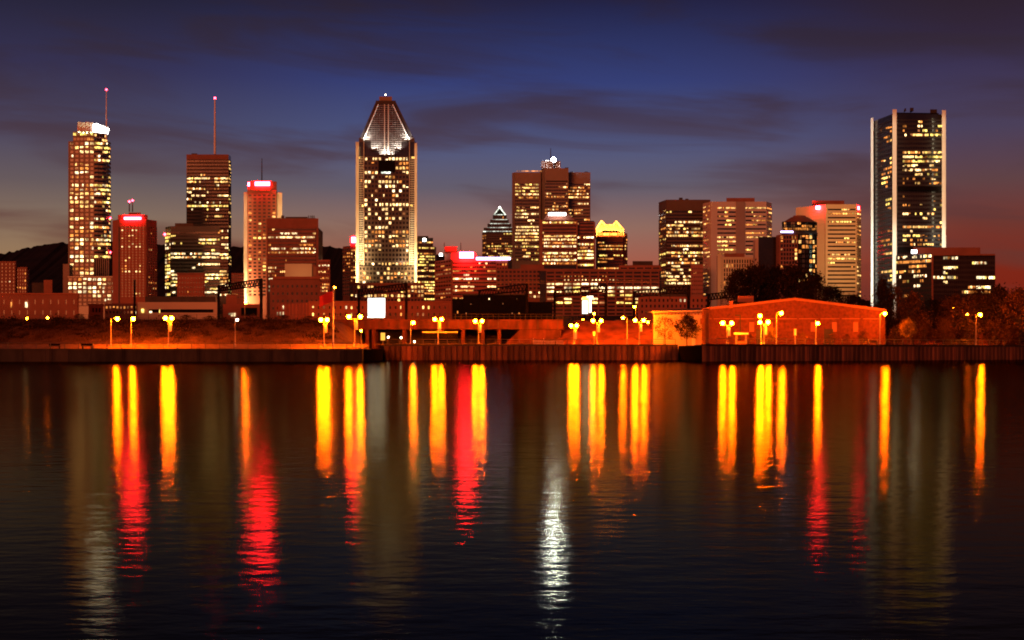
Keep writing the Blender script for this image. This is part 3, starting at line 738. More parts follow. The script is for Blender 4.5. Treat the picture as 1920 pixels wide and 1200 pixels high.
b = B('office_tower', 'brown office tower with white rooftop sign before the cross-plan tower', 'building', 1150, 1065)
b.box('body', 'glass', 1017, 1082, 413, None, 0, 40); b.box('right_wing', 'glass', 1082, 1114, 414, None, 4, 36)
b.poly('crown', 'brick', [(1018,2),(1080,2),(1080,36),(1018,36)], 400, 413, 0, [(1026,8),(1066,8),(1066,30),(1026,30)])
b.box('corner_pier', 'brick', 1012, 1017.5, 412, None, -0.6, 40); b.box('corner_pier', 'brick', 1080.5, 1083, 413, None, -0.6, 0); b.box('corner_pier', 'brick', 1113, 1116, 416, None, 3, 34)
b.win((1017.5,0),(1080.5,0), 414, 497, 24, 13, 0.8, 0.5, dens=[0.9,0.12,0.08,0.25,0.75,0.9,0.97,0.8,0.5,0.85,0.8,0.95,0.8], frame='brick', tints='warm warm2 yellow white', run=5)
b.win((1083,4),(1113,4), 416, 500, 11, 13, 0.88, 0.5, dens=[0.3,0.7,0.08,0.1,0.85,0.5,0.95,0.95,0.2,0.9,0.8,0.7,0.9], frame='brick', tints='warm2 yellow white', run=6)
b.box('roof_sign', 'sign_white', 1028.5, 1061, 398.8, 404, 1.0, 1.6)
b.done()

# --- gold-crowned tower
b = B('office_tower', 'tower with glowing gold twin-peaked crown', 'skyscraper', 1450, 1147)
b.poly('body', 'brick2', [(1117,4),(1121,0),(1168,0),(1171,4),(1176,10),(1176,40),(1117,40)], 436, None)
cr = [(1118,446),(1117,429),(1128,413.5),(1135,421.5),(1150,421.5),(1155,414),(1170,431),(1170,446),(1164,436),(1158,432),(1131,432),(1124,437)]
obj('crown', MB().yprism([(b.x(px,1),b.z(py,1)) for px,py in cr], b.Y+1, b.Y+34), M['beige'], b.root)
cf = MB()
for x0_, y0_, x1_, y1_ in ((1117.5,430,1128,414),(1128,414,1135,422),(1135,422,1150,422),(1150,422,1155,414.5),(1155,414.5,1169.5,431)):
    cf.tube((b.x(x0_,0.4),b.Y+0.6,b.z(y0_,0.4)), (b.x(x1_,0.4),b.Y+0.6,b.z(y1_,0.4)), 0.7, n=6)
obj('crown_light', cf, M['gold_light'], b.root)
for px in (1119,1124,1129,1136,1143,1150,1156,1162,1168): b.light(px, 440, -7, 12000, (1.0,0.38,0.06), 0.4, 0.7, 100)
b.win((1121,0),(1168,0), 452, 506, 16, 9, 0.8, 0.42, dens=[0.2,0.85,0.8,0.15,0.6,0.85,0.1,0.1,0.9], frame='brick2', tints='orange warm yellow', run=5)
b.box('lit_band', 'gold_light', 1132, 1156, 437.5, 441, -0.5, -0.2)
b.win((1171,4),(1176,10), 440, 506, 2, 11, 0.7, 0.5, dens=0.4, frame='brick2', tints='orange warm')
b.done()

# --- right group
b = B('office_tower', 'dark-topped office tower with bright ribbon windows left of the beige tower', 'building', 1000, 1280)
b.poly('body', 'glass', [(1235,18),(1249.5,0),(1332,0),(1332,34),(1235,34)], 386, None)
b.poly('crown', 'granite', [(1235,18),(1249.5,-0.5),(1332,-0.5),(1332,34),(1235,34)], 374.5, 394)
b.win((1249.5,0),(1319,0), 394, 560, 22, 26, 0.93, 0.52, rows=['500009000','000000000','000000000','009999999','999900009','909090990','999099999','999990999','0','0','099999999','030090000','999999599','099909999','000990500','999999990','099000090','099909999','900900999','989099999','999099999','999999999','0','0','0','0'], frame='granite', tints='warm2 white yellow warm', run=6)
b.win((1236,17),(1249,0.6), 394, 556, 7, 24, 0.85, 0.5, dens=[0.3,0,0.8,0.3,0,0.8,0.3,0.9,0.5,0.1], frame='granite', tints='yellow warm orange')
rooftop(b, [(1273,1280,370.5,374.5),(1285,1291,372.5,374.5)])
b.done()
b = B('office_tower', 'broad beige tower with thin window strips and a blank central band', 'building', 950, 1383)
b.poly('body', 'beige', [(1318,14),(1331,1),(1333,0),(1437,0),(1447,10),(1447,40),(1318,40)], 378, None)
b.box('penthouse', 'brick', 1362, 1415, 371, 378, 10, 28); b.box('blank_band', 'concrete', 1380, 1397, 378, 476, -0.9, -0.3)
for a, c, n_ in ((1345,1379.5,12),(1398,1436,13)):
    b.win((a,0),(c,0), 386, 488, n_, 13, 0.97, 0.34, dens=[0.95,0.5,0.3,0.45,0.35,0.12,0.35,0.85,0.85,0.6,0.85,0.7,0.6], frame='beige', tints='yellow warm orange', run=5, depth=0.5, solid=False)
    st_ = MB()
    for r in range(13):
        zc = b.z(386+(r+0.5)*102/13.0); st_.box(b.x(a), b.x(c), b.Y-0.04, b.Y+0.2, zc-0.55, zc+0.55)
    obj('window_strip', st_, M['glass'], b.root)
b.win((1319,13),(1331,1.2), 386, 556, 5, 22, 0.95, 0.34, dens=0.35, frame='beige', tints='orange dim warm', depth=0.3)
b.win((1437.5,0.6),(1446.5,9.6), 386, 470, 3, 11, 0.9, 0.36, dens=0.6, frame='beige', tints='orange warm')
for py, pw in ((600,1.0),): b.spot(1385, 560, -80, (1385,440,0), 420000, (1.0,0.58,0.18), 62, 2)
b.done()
b = B('office_block', 'short beige block with arched penthouse in front of the beige tower', 'building', 860, 1378)
b.box('body', 'beige', 1347, 1412, 482, None, 0, 30); b.box('penthouse', 'brick', 1358, 1396, 475, 482, 6, 20); b.box('side_pier', 'beige', 1345.5, 1353, 476, None, -1, 20)
b.win((1356,0),(1409,0), 486, 560, 11, 9, 0.5, 0.8, dens=[0,0.1,0.1,0.15,0,0.2,0.1,0,0], frame='beige', tints='warm orange')
b.spot(1350, 596, -40, (1350,510,0), 16000, (1.0,0.55,0.16), 40)
b.done()
b = B('office_block', 'plain reddish block between the ribbon-window tower and the beige tower', 'building', 930, 1306)
b.box('body', 'brick2', 1295, 1318.5, 496, None, 0, 25); b.win((1296,0),(1318,0), 500, 570, 6, 9, 0.4, 0.4, dens=0.06, frame='brick2', tints='orange'); b.done()
b = B('office_tower', 'dark brown tower with drum-shaped lantern top before the striped tower', 'building', 820, 1490)
b.box('left_wing', 'glass', 1421, 1455, 444, None, 10, 30); b.box('side_pier', 'beige', 1416, 1422, 447, None, 8, 26)
b.poly('body', 'brick', [(1455,6),(1461,0),(1496,0),(1496,30),(1455,30)], 440, None)
def arcp(c, r, n, d, sq=1.0): return [(c+r*math.cos(math.pi*2*i/n), d-sq*0.31*r*math.sin(math.pi*2*i/n)) for i in range(n)]
b.poly('round_bay', 'glass', arcp(1510,22,20,8), 438, None)
b.poly('drum', 'glass', arcp(1499,33,24,12), 416, 433); b.poly('drum_base', 'darkmetal', arcp(1499,34,24,12), 433, 439)
b.poly('drum_roof', 'brick', arcp(1499,34,24,12), 404, 415, 0, arcp(1499,16,24,12)); b.poly('lantern', 'brick', arcp(1499,12,16,12), 401, 404)
ap_ = arcp(1499,33,24,12)
for i in range(1,11):
    b.win(ap_[24-i] if False else ap_[11-i+1], ap_[11-i], 416, 432, 2, 3, 0.85, 0.8, dens=[0.3,0.5,0.9], frame='steel', tints='orange orange dim')
b.win((1463,0),(1495,0), 441, 520, 6, 10, 0.7, 0.7, rows=['900099','900099','000006','500006','000009','000009','0','900005','0','000009'], frame='brick', tints='orange warm')
bp_ = arcp(1510,22,20,8)
for i in range(1,9): b.win(bp_[10-i], bp_[9-i] , 440, 530, 1, 10, 0.8, 0.7, dens=[0.5,0.4,0.35,0.4,0.3,0.4,0.3,0.2], frame='steel', tints='orange warm')
b.box('blue_light_band', 'sign_violet', 1464, 1487, 433.3, 436, 1.0, 1.3)
b.done()
b = B('office_tower', 'beige striped tower with red lights at its top corners', 'building', 1000, 1568)
b.poly('body', 'beige', [(1492,24),(1546,2),(1548,0),(1606,0),(1614,8),(1614,40),(1492,44)], 383, None)
b.box('penthouse', 'brick', 1523, 1583, 376, 383, 14, 30)
b.win((1552,0),(1604,0), 389, 558, 20, 22, 0.97, 0.34, dens=[0.03,0.85,0.08,0.8,0.4,0.55,0.1,0.35,0.3,0.1,0.05,0.3,0.75,0.7,0.05,0.03,0.1,0.3,0.1,0.1,0.1,0.1], solid=False, frame='beige', tints='yellow warm orange', run=6)
st_ = MB()
for r in range(22): zc = b.z(389+(r+0.5)*169/22.0); st_.box(b.x(1552), b.x(1604), b.Y-0.04, b.Y+0.2, zc-0.55, zc+0.55)
obj('window_strip', st_, M['glass'], b.root)
b.win((1512,16),(1546,2.2), 389, 558, 10, 22, 0.95, 0.36, dens=[0.3,0.6,0.4,0.9,0.6,0.9,0.8,0.3,0.4,0.7,0.7,0.3,0.2], frame='beige', tints='orange warm yellow')
b.win((1606.4,0.4),(1613.6,7.6), 389, 558, 2, 22, 0.9, 0.36, dens=0.6, frame='beige', tints='orange warm')
b.box('roof_sign', 'sign_red', 1529.5, 1537.5, 386, 392.5, 4.0, 4.6); b.box('roof_sign', 'sign_red', 1608.5, 1611.5, 387, 393, 1.2, 1.8)
b.spot(1575, 610, -130, (1575,450,0), 520000, (1.0,0.52,0.15), 36, 2)
b.done()

# --- dark tower with floodlit corner columns
b = B('skyscraper', 'dark glass tower at right with pale floodlit corner columns', 'skyscraper', 800, 1702)
b.poly('body', 'glass', [(1635.5,30),(1676,1),(1768,4.5),(1768,34),(1635.5,60)], 212, None)
BR = '''900090000 160090006 540045073 884977699 520000010 000000000 010000011 599978599 999999999 999999999 999930620 999999977 422540552 843335453 020321352 000000000 000000000 040000000 220002043 066066024 000000010 999770970 000003000 100201012 999996979 530100000 798425044 050464005 100888555 000000000 000000000 000000000'''.split()
fx = [(1681.5,1.4),(1706.5,2.2),(1738.5,3.2),(1766,4.2)]
for k in range(3):
    b.win(fx[k], fx[k+1], 224, 487, 7, 32, 0.94, 0.5, rows=[r[3*k:3*k+3] for r in BR], frame='darkmetal', tints='yellow warm warm2 orange', depth=0.3)
lrow = [0.3,0.4,0.3,0.1,0.5,0.3,0,0,0.6,0.6,0.9,0.5,0.4,0.3,0.2,0,0,0.1,0.1,0.4,0,0.4,0,0,0.35,0,0.25,0.35,0.2,0.1,0,0,0,0.4,0.1,0.3,0.3,0.1,0.4,0.2]
b.win((1638,29),(1673,2.6), 238, 566, 9, 40, 0.92, 0.5, dens=lrow, frame='darkmetal', tints='warm yellow orange', depth=0.3, run=2.5)
b.box('mechanical_band', 'steel', 1681.6, 1766, 349, 357, -0.6, 0.8); b.box('mechanical_band', 'steel', 1681.6, 1766, 463, 472, -0.6, 0.8)
b.poly('roof_parapet', 'steel', [(1645,32),(1680,6),(1760,8),(1760,30),(1650,52)], 207.5, 212)
rooftop(b, [(1696,1699,203,208),(1706,1713,202,208),(1744,1757,205,212)], 14)
b.box('corner_column', 'pale', 1673.5, 1681.3, 205, None, -1.6, 3); b.box('corner_column', 'pale', 1766.2, 1773.5, 206.5, None, 1.5, 8); b.box('corner_column', 'pale', 1633, 1637.5, 221, None, 27, 33)
for px, dy, col, k in ((1677.4,-1.6,(1.0,0.84,0.52),1.0),(1770,1.5,(1.0,0.84,0.50),1.1),(1635,27,(0.86,1.0,0.88),1.2)):
    b.strip(px, 215, 575, dy-5, 2500*k, col, 0.5); b.strip(px, 420, 575, dy-5, 1700*k, (0.9,1.0,0.86), 0.5)
b.strip(1654, 560, 380, 2, 2600, (0.7,1.0,0.85), 2)
b.done()
b = B('office_block', 'dark glass office block with lit floors at the foot of the columned tower', 'building', 600, 1775)
b.poly('body', 'glass', [(1680,14),(1748,0),(1866,2),(1866,30),(1680,34)], 477, None)
b.box('penthouse', 'brick', 1712, 1838, 464, 477, 12, 26); b.box('roof_edge', 'brick', 1748, 1866, 476, 479, -0.5, 0.2)
b.win((1749,0),(1865,2), 479, 552, 30, 8, 0.95, 0.55, rows=['0099900000000','0000000699900','0099900000000','0070500000000','9999900009999','0030000000000','0000000999990','0000009999990'][:8], frame='darkmetal', tints='white yellow warm2', partial=0.1)
b.win((1681,13.8),(1747,0.3), 479, 560, 22, 9, 0.95, 0.55, rows=['222555','779999','009990','888520','400990','070030','000900','0','090000'], frame='darkmetal', tints='yellow orange white', partial=0.15)
b.box('corner_pier', 'brick', 1746.5, 1750, 477, None, -1.2, 0.6)
b.box('roof_sign', 'sign_white', 1709, 1719, 468.5, 475, 3.4, 4.0)
b.done()
# ================================================================== MID-GROUND BUILDINGS
b = B('warehouse', 'long dark red low building at the far left above the embankment', 'building', 420, 76)
b.box('body', 'brick', -60, 148, 552, None, 0, 30); b.box('parapet', 'brick2', -61, 149, 549.5, 552, -0.4, 29)
b.win((-58,0),(146,0), 556, 596, 14, 2, 0.16, 0.42, rows=['00000000000000'],frame='brick', depth=0.2, tints='white')
b.win((6,-0.3),(64,-0.3), 565, 578, 2, 1, 0.14, 0.8, rows=['99'], frame=None, tints='white')
b.box('chimney', 'brick', 82, 98, 525, 552, 6, 12); b.box('roof_hut', 'roofing', 60, 82, 530, 552, 8, 14)
b.done()
b = B('shed', 'small red-lit shed with three dark openings', 'building', 440, 181)
b.box('body', 'brick2', 166, 194, 572, None, 0, 14); b.box('roof', 'brick', 165, 195, 569.5, 572, -0.4, 14)
b.win((172,0),(190,0), 577, 586, 3, 1, 0.6, 0.9, rows=['000'], frame='brick2', depth=0.2); b.box('door_opening', 'steel', 173, 188, 578, 586, -0.05, 0.1); b.done()
b = B('industrial_hall', 'low pale industrial hall with a dark window strip', 'building', 470, 320)
b.box('body', 'beige', 258, 408, 566.5, None, 0, 26); b.box('roof', 'roofing', 272, 404, 556, 566.5, 3, 24)
b.box('window_strip', 'steel', 279, 400, 580, 586, -0.08, 0.1)
b.win((256,-0.1),(408,-0.1), 578, 588, 20, 1, 0.6, 0.7, rows=['09090900000000000000'], frame=None, tints='white yellow')
b.done()
b = B('chimney', 'thin dark chimney stack rising by the pale hall', 'chimney', 480, 252)
x_, y_ = b.x(252.5), b.Y
obj('shaft', MB().tube((x_,y_,3.0),(x_,y_,b.z(525)),0.42,0.34,12), M['steel'], b.root); obj('rim', MB().tube((x_,y_,b.z(526)),(x_,y_,b.z(524.4)),0.46,0.46,12), M['darkmetal'], b.root)
b = B('brick_block', 'grey flats between the podium and the pale hall', 'building', 700, 222)
b.box('body', 'brick', 196, 258, 569, None, 0, 20); b.win((197,0),(257,0), 572, 590, 9, 2, 0.5, 0.5, dens=0.2, frame='brick', tints='white orange'); b.done()
b = B('brick_block', 'reddish old block with small square windows before the dark glass office', 'building', 900, 357)
b.box('body', 'brick2', 332, 384, 515, None, 0, 20); b.box('parapet', 'brick', 331, 385, 511.5, 515, -0.5, 20)
b.win((334,0),(382,0), 517, 560, 9, 5, 0.35, 0.4, rows=['0','0','0','000900000','0'], frame='brick2', tints='white'); b.done()
b = B('annexe', 'small red-lit house under the left railway gantry', 'building', 520, 450)
b.box('body', 'brick2', 418, 490, 570, None, 0, 16)
b.box('tower', 'brick2', 424, 444, 552, 570, 1, 10); b.win((428,-0.1),(442,-0.1), 586, 594, 3, 1, 0.8, 0.8, rows=['999'], frame=None, tints='white')
b.box('dark_bay', 'steel', 452, 482, 577, 592, -0.1, 0.2); b.done()
b = B('brick_block', 'dark brick block with cornice left of the red flag', 'building', 640, 556)
b.box('body', 'brick', 506, 600, 523, None, 0, 26); b.box('cornice', 'brick2', 512, 601, 518.5, 523, -0.9, 26)
b.win((508,0),(598,0), 530, 585, 10, 4, 0.4, 0.35, rows=['0','0','0','0'], frame='brick', depth=0.25)
b.win((503,0.5),(512,0.5), 520, 548, 1, 4, 0.8, 0.5, rows=['9','0','9','9'], frame=None, tints='white'); b.done()
b = B('penthouse_block', 'floodlit beige penthouse block above the dark brick block', 'building', 760, 560)
b.box('body', 'beige', 534, 585, 494.5, None, 0, 14); b.box('side_block', 'brick', 585, 593, 500, None, 1, 12); b.spot(560, 520, -14, (560,505,0), 2500, (1,0.5,0.16), 90); b.done()
b = B('apartment_block', 'lit flats standing right of the brown flat-topped office', 'building', 900, 607)
b.box('body', 'brick2', 596, 619, 487, None, 0, 18); b.win((597,0),(618,0), 489, 560, 6, 12, 0.6, 0.5, dens=0.5, frame='brick2', tints='white warm orange'); b.done()
b = B('apartment_block', 'lit flats half hidden between the dark slab and the fin tower', 'building', 900, 445)
b.box('body', 'brick', 434, 458, 512, None, 0, 18); b.win((435,0),(457,0), 514, 560, 6, 8, 0.6, 0.5, dens=0.4, frame='brick', tints='white warm'); b.done()
# long brick warehouse lit red
b = B('brick_warehouse', 'long two-storey brick warehouse lit red behind the viaduct', 'building', 430, 690)
b.poly('body', 'brick2', [(519,26),(579,0),(846,0),(846,22),(519,36)], 567, None); b.box('parapet', 'brick2', 579, 846, 564.5, 567, -0.4, 20)
for i in range(9):
    d = 26-26*(i+0.5)/9.0; px = 519+60*(i+0.5)/9.0; b.box('pilaster', 'brick2', px-1.0, px+1.0, 569, None, d-0.8, d)
b.win((582,0),(840,0), 570, 596, 25, 2, 0.28, 0.42, rows=['9050209900000900400099000','9050000900000000400990000'], frame='brick2', tints='white warm yellow', depth=0.25)
b.win((519,26),(540,17), 572, 594, 4, 2, 0.6, 0.6, rows=['0099','9999'], frame='brick2', tints='yellow white'); b.done()
# billboard on its frame
def billboard():
    Y = 395; r = thing('billboard', 'glowing blank white billboard below the central tower', 'billboard', (PX(706,Y), Y, 3.0))
    x0, x1, z0, z1 = PX(690,Y), PX(722,Y), PZ(592,Y), PZ(559,Y)
    obj('panel', MB().box(x0, x1, Y-0.2, Y, z0, z1), M['billboard'], r)
    obj('frame', MB().box(x0-0.12, x1+0.12, Y+0.02, Y+0.3, z0-0.15, z1+0.12), M['steel'], r)
    xc = (x0+x1)/2; obj('leg', MB().box(xc-1.5, xc-1.1, Y+0.05, Y+0.4, 3, z0), M['steel'], r); obj('leg', MB().box(xc+1.1, xc+1.5, Y+0.05, Y+0.4, 3, z0), M['steel'], r)
    obj('light_rail', MB().box(x0, x1, Y-1.4, Y-1.25, z0-0.5, z0-0.35), M['bulb_white'], r)
    obj('walkway', MB().box(x0, x1, Y-1.5, Y, z0-0.7, z0-0.55), M['steel'], r)
billboard()
# dark industrial sheds on the far side of the viaduct
b = B('grain_shed', 'tall black industrial shed with tiny lights behind the viaduct', 'building', 405, 920)
b.box('body', 'steel', 868, 988, 553, None, 0, 18); b.box('annexe', 'steel', 848, 868, 560, None, 1, 16); b.box('annexe', 'steel', 988, 1036, 566, None, 2, 16)
b.box('roof', 'darkmetal', 866, 990, 551, 553, -0.4, 18)
b.win((850,0.9),(866,0.9), 562, 590, 3, 3, 0.3, 0.5, rows=['000','030','030'], frame=None, tints='white')
b.win((872,0),(984,0), 556, 592, 26, 4, 0.35, 0.3, rows=['00000050000000500','0300000003000000','0','330300000003030'], frame=None, tints='dim white orange'); b.done()
# wide mid-rise office
b = B('office_block', 'wide midrise office with long rows of bright windows behind the gantries', 'building', 660, 1120)
b.box('body', 'glass', 1012, 1240, 508, None, 0, 30)
b.win((1024,0),(1236,0), 508, 592, 13, 12, 0.82, 0.5, rows=['0','0000000000000','0','9999990000000','5099339999999','9999909999999','0300000999000','9030990009990','0990999099990','0','0','0'], frame='brick', tints='warm2 white yellow', depth=0.6, partial=0.1)
b.win((1030,-0.1),(1160,-0.1), 515, 528, 20, 2, 0.35, 0.4, dens=0.45, frame=None, tints='warm2 orange')
b.box('parapet', 'brick', 1011, 1241, 504, 508, -0.8, 30)
b.done()
b = B('office_block', 'red brick block with scattered lights left of the wide midrise office', 'building', 700, 970)
b.box('body', 'brick', 930, 1022, 504, None, 0, 30); b.box('wing', 'brick', 976, 1020, 496, 504, 3, 20)
b.win((931,0),(1021,0), 506, 560, 12, 7, 0.6, 0.5, rows=['0','000000000000','0','000000000000','300000000000','000000005590','000200009990'], frame='brick', tints='yellow warm2', depth=0.4); b.done()
b = B('office_block', 'dark gridded office block with rooftop plant and white emblem sign', 'building', 680, 1205)
b.box('body', 'brick', 1160, 1240, 497, None, 0, 25); b.box('penthouse', 'roofing', 1186, 1224, 489.5, 497, 5, 18)
b.win((1162,0),(1238,0), 500, 540, 5, 3, 0.8, 0.75, rows=['0','0','0'], frame='brick2', depth=0.5)
x_, z_ = b.x(1217), b.z(526)
sg = MB(); sg.lathe([(0.1,-0.01),(1.6,0),(2.0,1.2),(1.3,2.4),(0.1,2.7)], (x_, b.Y-1.4, z_-0.4), 14)
obj('emblem_sign', sg, M['sign_white'], b.root); b.box('emblem_base', 'sign_white', 1207, 1227, 531, 535.5, -1.6, -1.0); b.box('sign_bracket', 'darkmetal', 1210, 1224, 526, 537, -0.95, 0)
b.done()
b = B('office_block', 'red-lit plain block behind the right-hand gantry', 'building', 560, 1260)
b.box('body', 'brick2', 1196, 1330, 556, None, 0, 20); b.win((1200,0),(1328,0), 545+13, 590, 16, 3, 0.4, 0.5, rows=['0000000009900000','0','0'], frame='brick2', tints='white orange'); b.done()
def pylon():
    Y = 400; r = thing('lit_pylon', 'pair of glowing white pylon signs between the gantries', 'sign', (PX(1100,Y), Y, 3))
    obj('broad_panel', MB().box(PX(1092,Y),PX(1102,Y),Y-0.3,Y,PZ(588,Y),PZ(564,Y)), M['pylon'], r)
    obj('top_panel', MB().box(PX(1092,Y),PX(1102,Y),Y-0.32,Y,PZ(563.6,Y),PZ(557,Y)), M['gold_light'], r)
    obj('slim_panel', MB().box(PX(1104.5,Y),PX(1108.5,Y),Y-0.3,Y,PZ(586,Y),PZ(556,Y)), M['pylon'], r)
    obj('crossbar', MB().box(PX(1100.5,Y),PX(1112,Y),Y+0.02,Y+0.3,PZ(558.5,Y),PZ(555,Y)), M['pylon'], r)
    obj('post', MB().box(PX(1095,Y),PX(1098,Y),Y+0.02,Y+0.4,3,PZ(588,Y)), M['steel'], r); obj('post', MB().box(PX(1105.5,Y),PX(1107.5,Y),Y+0.02,Y+0.4,3,PZ(586,Y)), M['steel'], r)
pylon()

# old gabled brick hall on the right, pale wing at its left
b = B('gabled_hall', 'long brick hall with low gable lit orange on the right quay', 'building', 305, 1490, ground=2.3)
gp = [(1330,None),(1330,578),(1376,573.5),(1490,560.5),(1660,581.5),(1660,None)]
obj('wall', MB().yprism([(b.x(px), b.z(py)) for px,py in gp], b.Y, b.Y+18), M['hallbrick'], b.root)
cp = MB()
for (a, za), (c, zc) in (((1330,577.6),(1376,573)),((1376,573),(1490,560)),((1490,560),(1660.5,581.2))):
    x0,z0,x1,z1 = b.x(a), b.z(za), b.x(c), b.z(zc)
    cp.add([(x0,b.Y-0.5,z0-0.32),(x1,b.Y-0.5,z1-0.32),(x1,b.Y-0.5,z1+0.2),(x0,b.Y-0.5,z0+0.2),(x0,b.Y+18.3,z0-0.32),(x1,b.Y+18.3,z1-0.32),(x1,b.Y+18.3,z1+0.2),(x0,b.Y+18.3,z0+0.2)],
           [(0,1,2,3),(7,6,5,4),(0,4,5,1),(3,2,6,7),(1,5,6,2),(4,0,3,7)])
obj('roof_coping', cp, M['brick'], b.root)
b.box('chimney', 'brick2', 1368, 1374, 566, 577, -0.1, 1.2); b.box('chimney_cap', 'brick', 1366.5, 1375.5, 564.5, 566, -0.3, 1.4)
b.box('drain_pipe', 'darkmetal', 1387, 1389, 590, None, -0.3, -0.05); b.box('drain_pipe', 'darkmetal', 1375, 1387, 590, 592.5, -0.3, -0.05)
b.box('roof_vent', 'brick2', 1383, 1413, 555, 566, 8, 12)
for px in (1405,1440,1520,1560,1600): b.box('bricked_window', 'brick', px, px+9, 604, 622, -0.1, 0.0)
for i in range(9): b.box('pilaster', 'hallbrick', 1334+i*40, 1338+i*40, 582-(9 if 2<i<6 else 0)+(0 if i<8 else 1), None, -0.35, 0.0)
for px in (1417,1545): b.box('loading_door', 'darkmetal', px, px+17, 617, None, -0.12, 0.0)
b.box('string_course', 'brick', 1331, 1659, 597, 598.3, -0.2, 0.0)
b.done()
b = B('pale_hall', 'pale yellow-lit hall with eaves brackets behind two small trees', 'building', 317, 1278, ground=2.3)
b.box('wall', 'beige', 1225, 1329, 586, None, 0, 16)  # pale colour chosen so the lamp glow looks bright on this wall
rf = MB().add([(b.x(1222),b.Y-0.9,b.z(584.5)),(b.x(1329.8),b.Y-0.9,b.z(581)),(b.x(1329.8),b.Y+17,b.z(573)),(b.x(1222),b.Y+17,b.z(579)),
               (b.x(1222),b.Y-0.9,b.z(587)),(b.x(1329.8),b.Y-0.9,b.z(584)),(b.x(1329.8),b.Y+17,b.z(577)),(b.x(1222),b.Y+17,b.z(582))],
              [(3,2,1,0),(4,5,6,7),(0,1,5,4),(1,2,6,5),(2,3,7,6),(3,0,4,7)])
obj('roof', rf, M['roofing'], b.root)
obj('eaves_board', MB().add([(b.x(1221.5),b.Y-1.05,b.z(586.6)),(b.x(1329.8),b.Y-1.05,b.z(583.6)),(b.x(1329.8),b.Y-1.05,b.z(581.4)),(b.x(1221.5),b.Y-1.05,b.z(583.6)),
    (b.x(1221.5),b.Y-0.92,b.z(586.6)),(b.x(1329.8),b.Y-0.92,b.z(583.6)),(b.x(1329.8),b.Y-0.92,b.z(581.4)),(b.x(1221.5),b.Y-0.92,b.z(583.6))],
    [(0,1,2,3),(7,6,5,4),(0,4,5,1),(1,5,6,2),(2,6,7,3),(3,7,4,0)]), M['beige'], b.root)
for i in range(16): b.box('eaves_bracket', 'brick', 1228+i*6.2, 1230+i*6.2, 587.2-i*0.02, 590, -0.7, 0)
b.box('doorway', 'whitepaint', 1297, 1304, 624, None, -0.08, 0); b.box('window', 'brick', 1313, 1322, 597, 608, -0.08, 0)
b.done()

# railway viaduct
M['viaductconcrete'] = surf('viaduct_concrete', (0.085, 0.022, 0.012), var=0.6, scale=0.6, stretch=(1,1,0.4))
def viaduct():
    Y = 331; r = thing('railway_viaduct', 'low red-lit railway viaduct with dark openings beneath', 'viaduct', (PX(840,Y), Y, 2.3))
    x0, x1 = PX(612,Y), PX(1056,Y)
    obj('deck', MB().box(x0, x1, Y, Y+16, PZ(612,Y), PZ(599,Y)), M['viaductconcrete'], r)
    obj('girder', MB().box(x0, x1, Y-0.45, Y-0.05, PZ(617.5,Y), PZ(602,Y)), M['viaductconcrete'], r)
    for i in range(24):
        px = 618+i*18.6; obj('stiffener', MB().box(PX(px-0.6,Y), PX(px+0.6,Y), Y-0.62, Y-0.46, PZ(617,Y), PZ(602.5,Y)), M['roofing'], r)
    for px in (632,688,700,757,828,868,905,936):
        obj('pier', MB().box(PX(px-3.2,Y), PX(px+3.2,Y), Y+0.5, Y+15, 2.3, PZ(617.6,Y)), M['viaductconcrete'], r)
    xa, xb = PX(935,Y), PX(1052,Y)
    obj('abutment', MB().add([(xa,Y+0.2,2.3),(xb,Y+0.2,2.3),(xb,Y+0.2,PZ(618,Y)),(PX(975,Y),Y+0.2,PZ(618,Y)),(xa,Y+16,2.3),(xb,Y+16,2.3),(xb,Y+16,PZ(618,Y)),(PX(975,Y),Y+16,PZ(618,Y))],
        [(0,1,2,3),(7,6,5,4),(0,4,5,1),(1,5,6,2),(2,6,7,3),(3,7,4,0)]), M['viaductconcrete'], r)
    obj('back_wall', MB().box(x0, xa, Y+16.1, Y+16.6, 2.3, PZ(606,Y)), M['roofing'], r)
    pm_ = MB().box(-0.04,0.04,-0.04,0.04,0,1.3).mesh('fence_post'); pm_.materials.append(M['darkmetal'])
    n = 44; zt = PZ(599,Y)
    for i in range(n+1):
        o = bpy.data.objects.new('fence_post', pm_); C.objects.link(o); o.parent = r; o.location = (x0+(x1-x0)*i/n-PX(840,Y), 0.3, zt-2.3)
    for hh in (0.65, 1.28): obj('fence_rail', MB().tube((x0,Y+0.3,zt+hh),(x1,Y+0.3,zt+hh),0.04,n=6), M['darkmetal'], r)
viaduct()

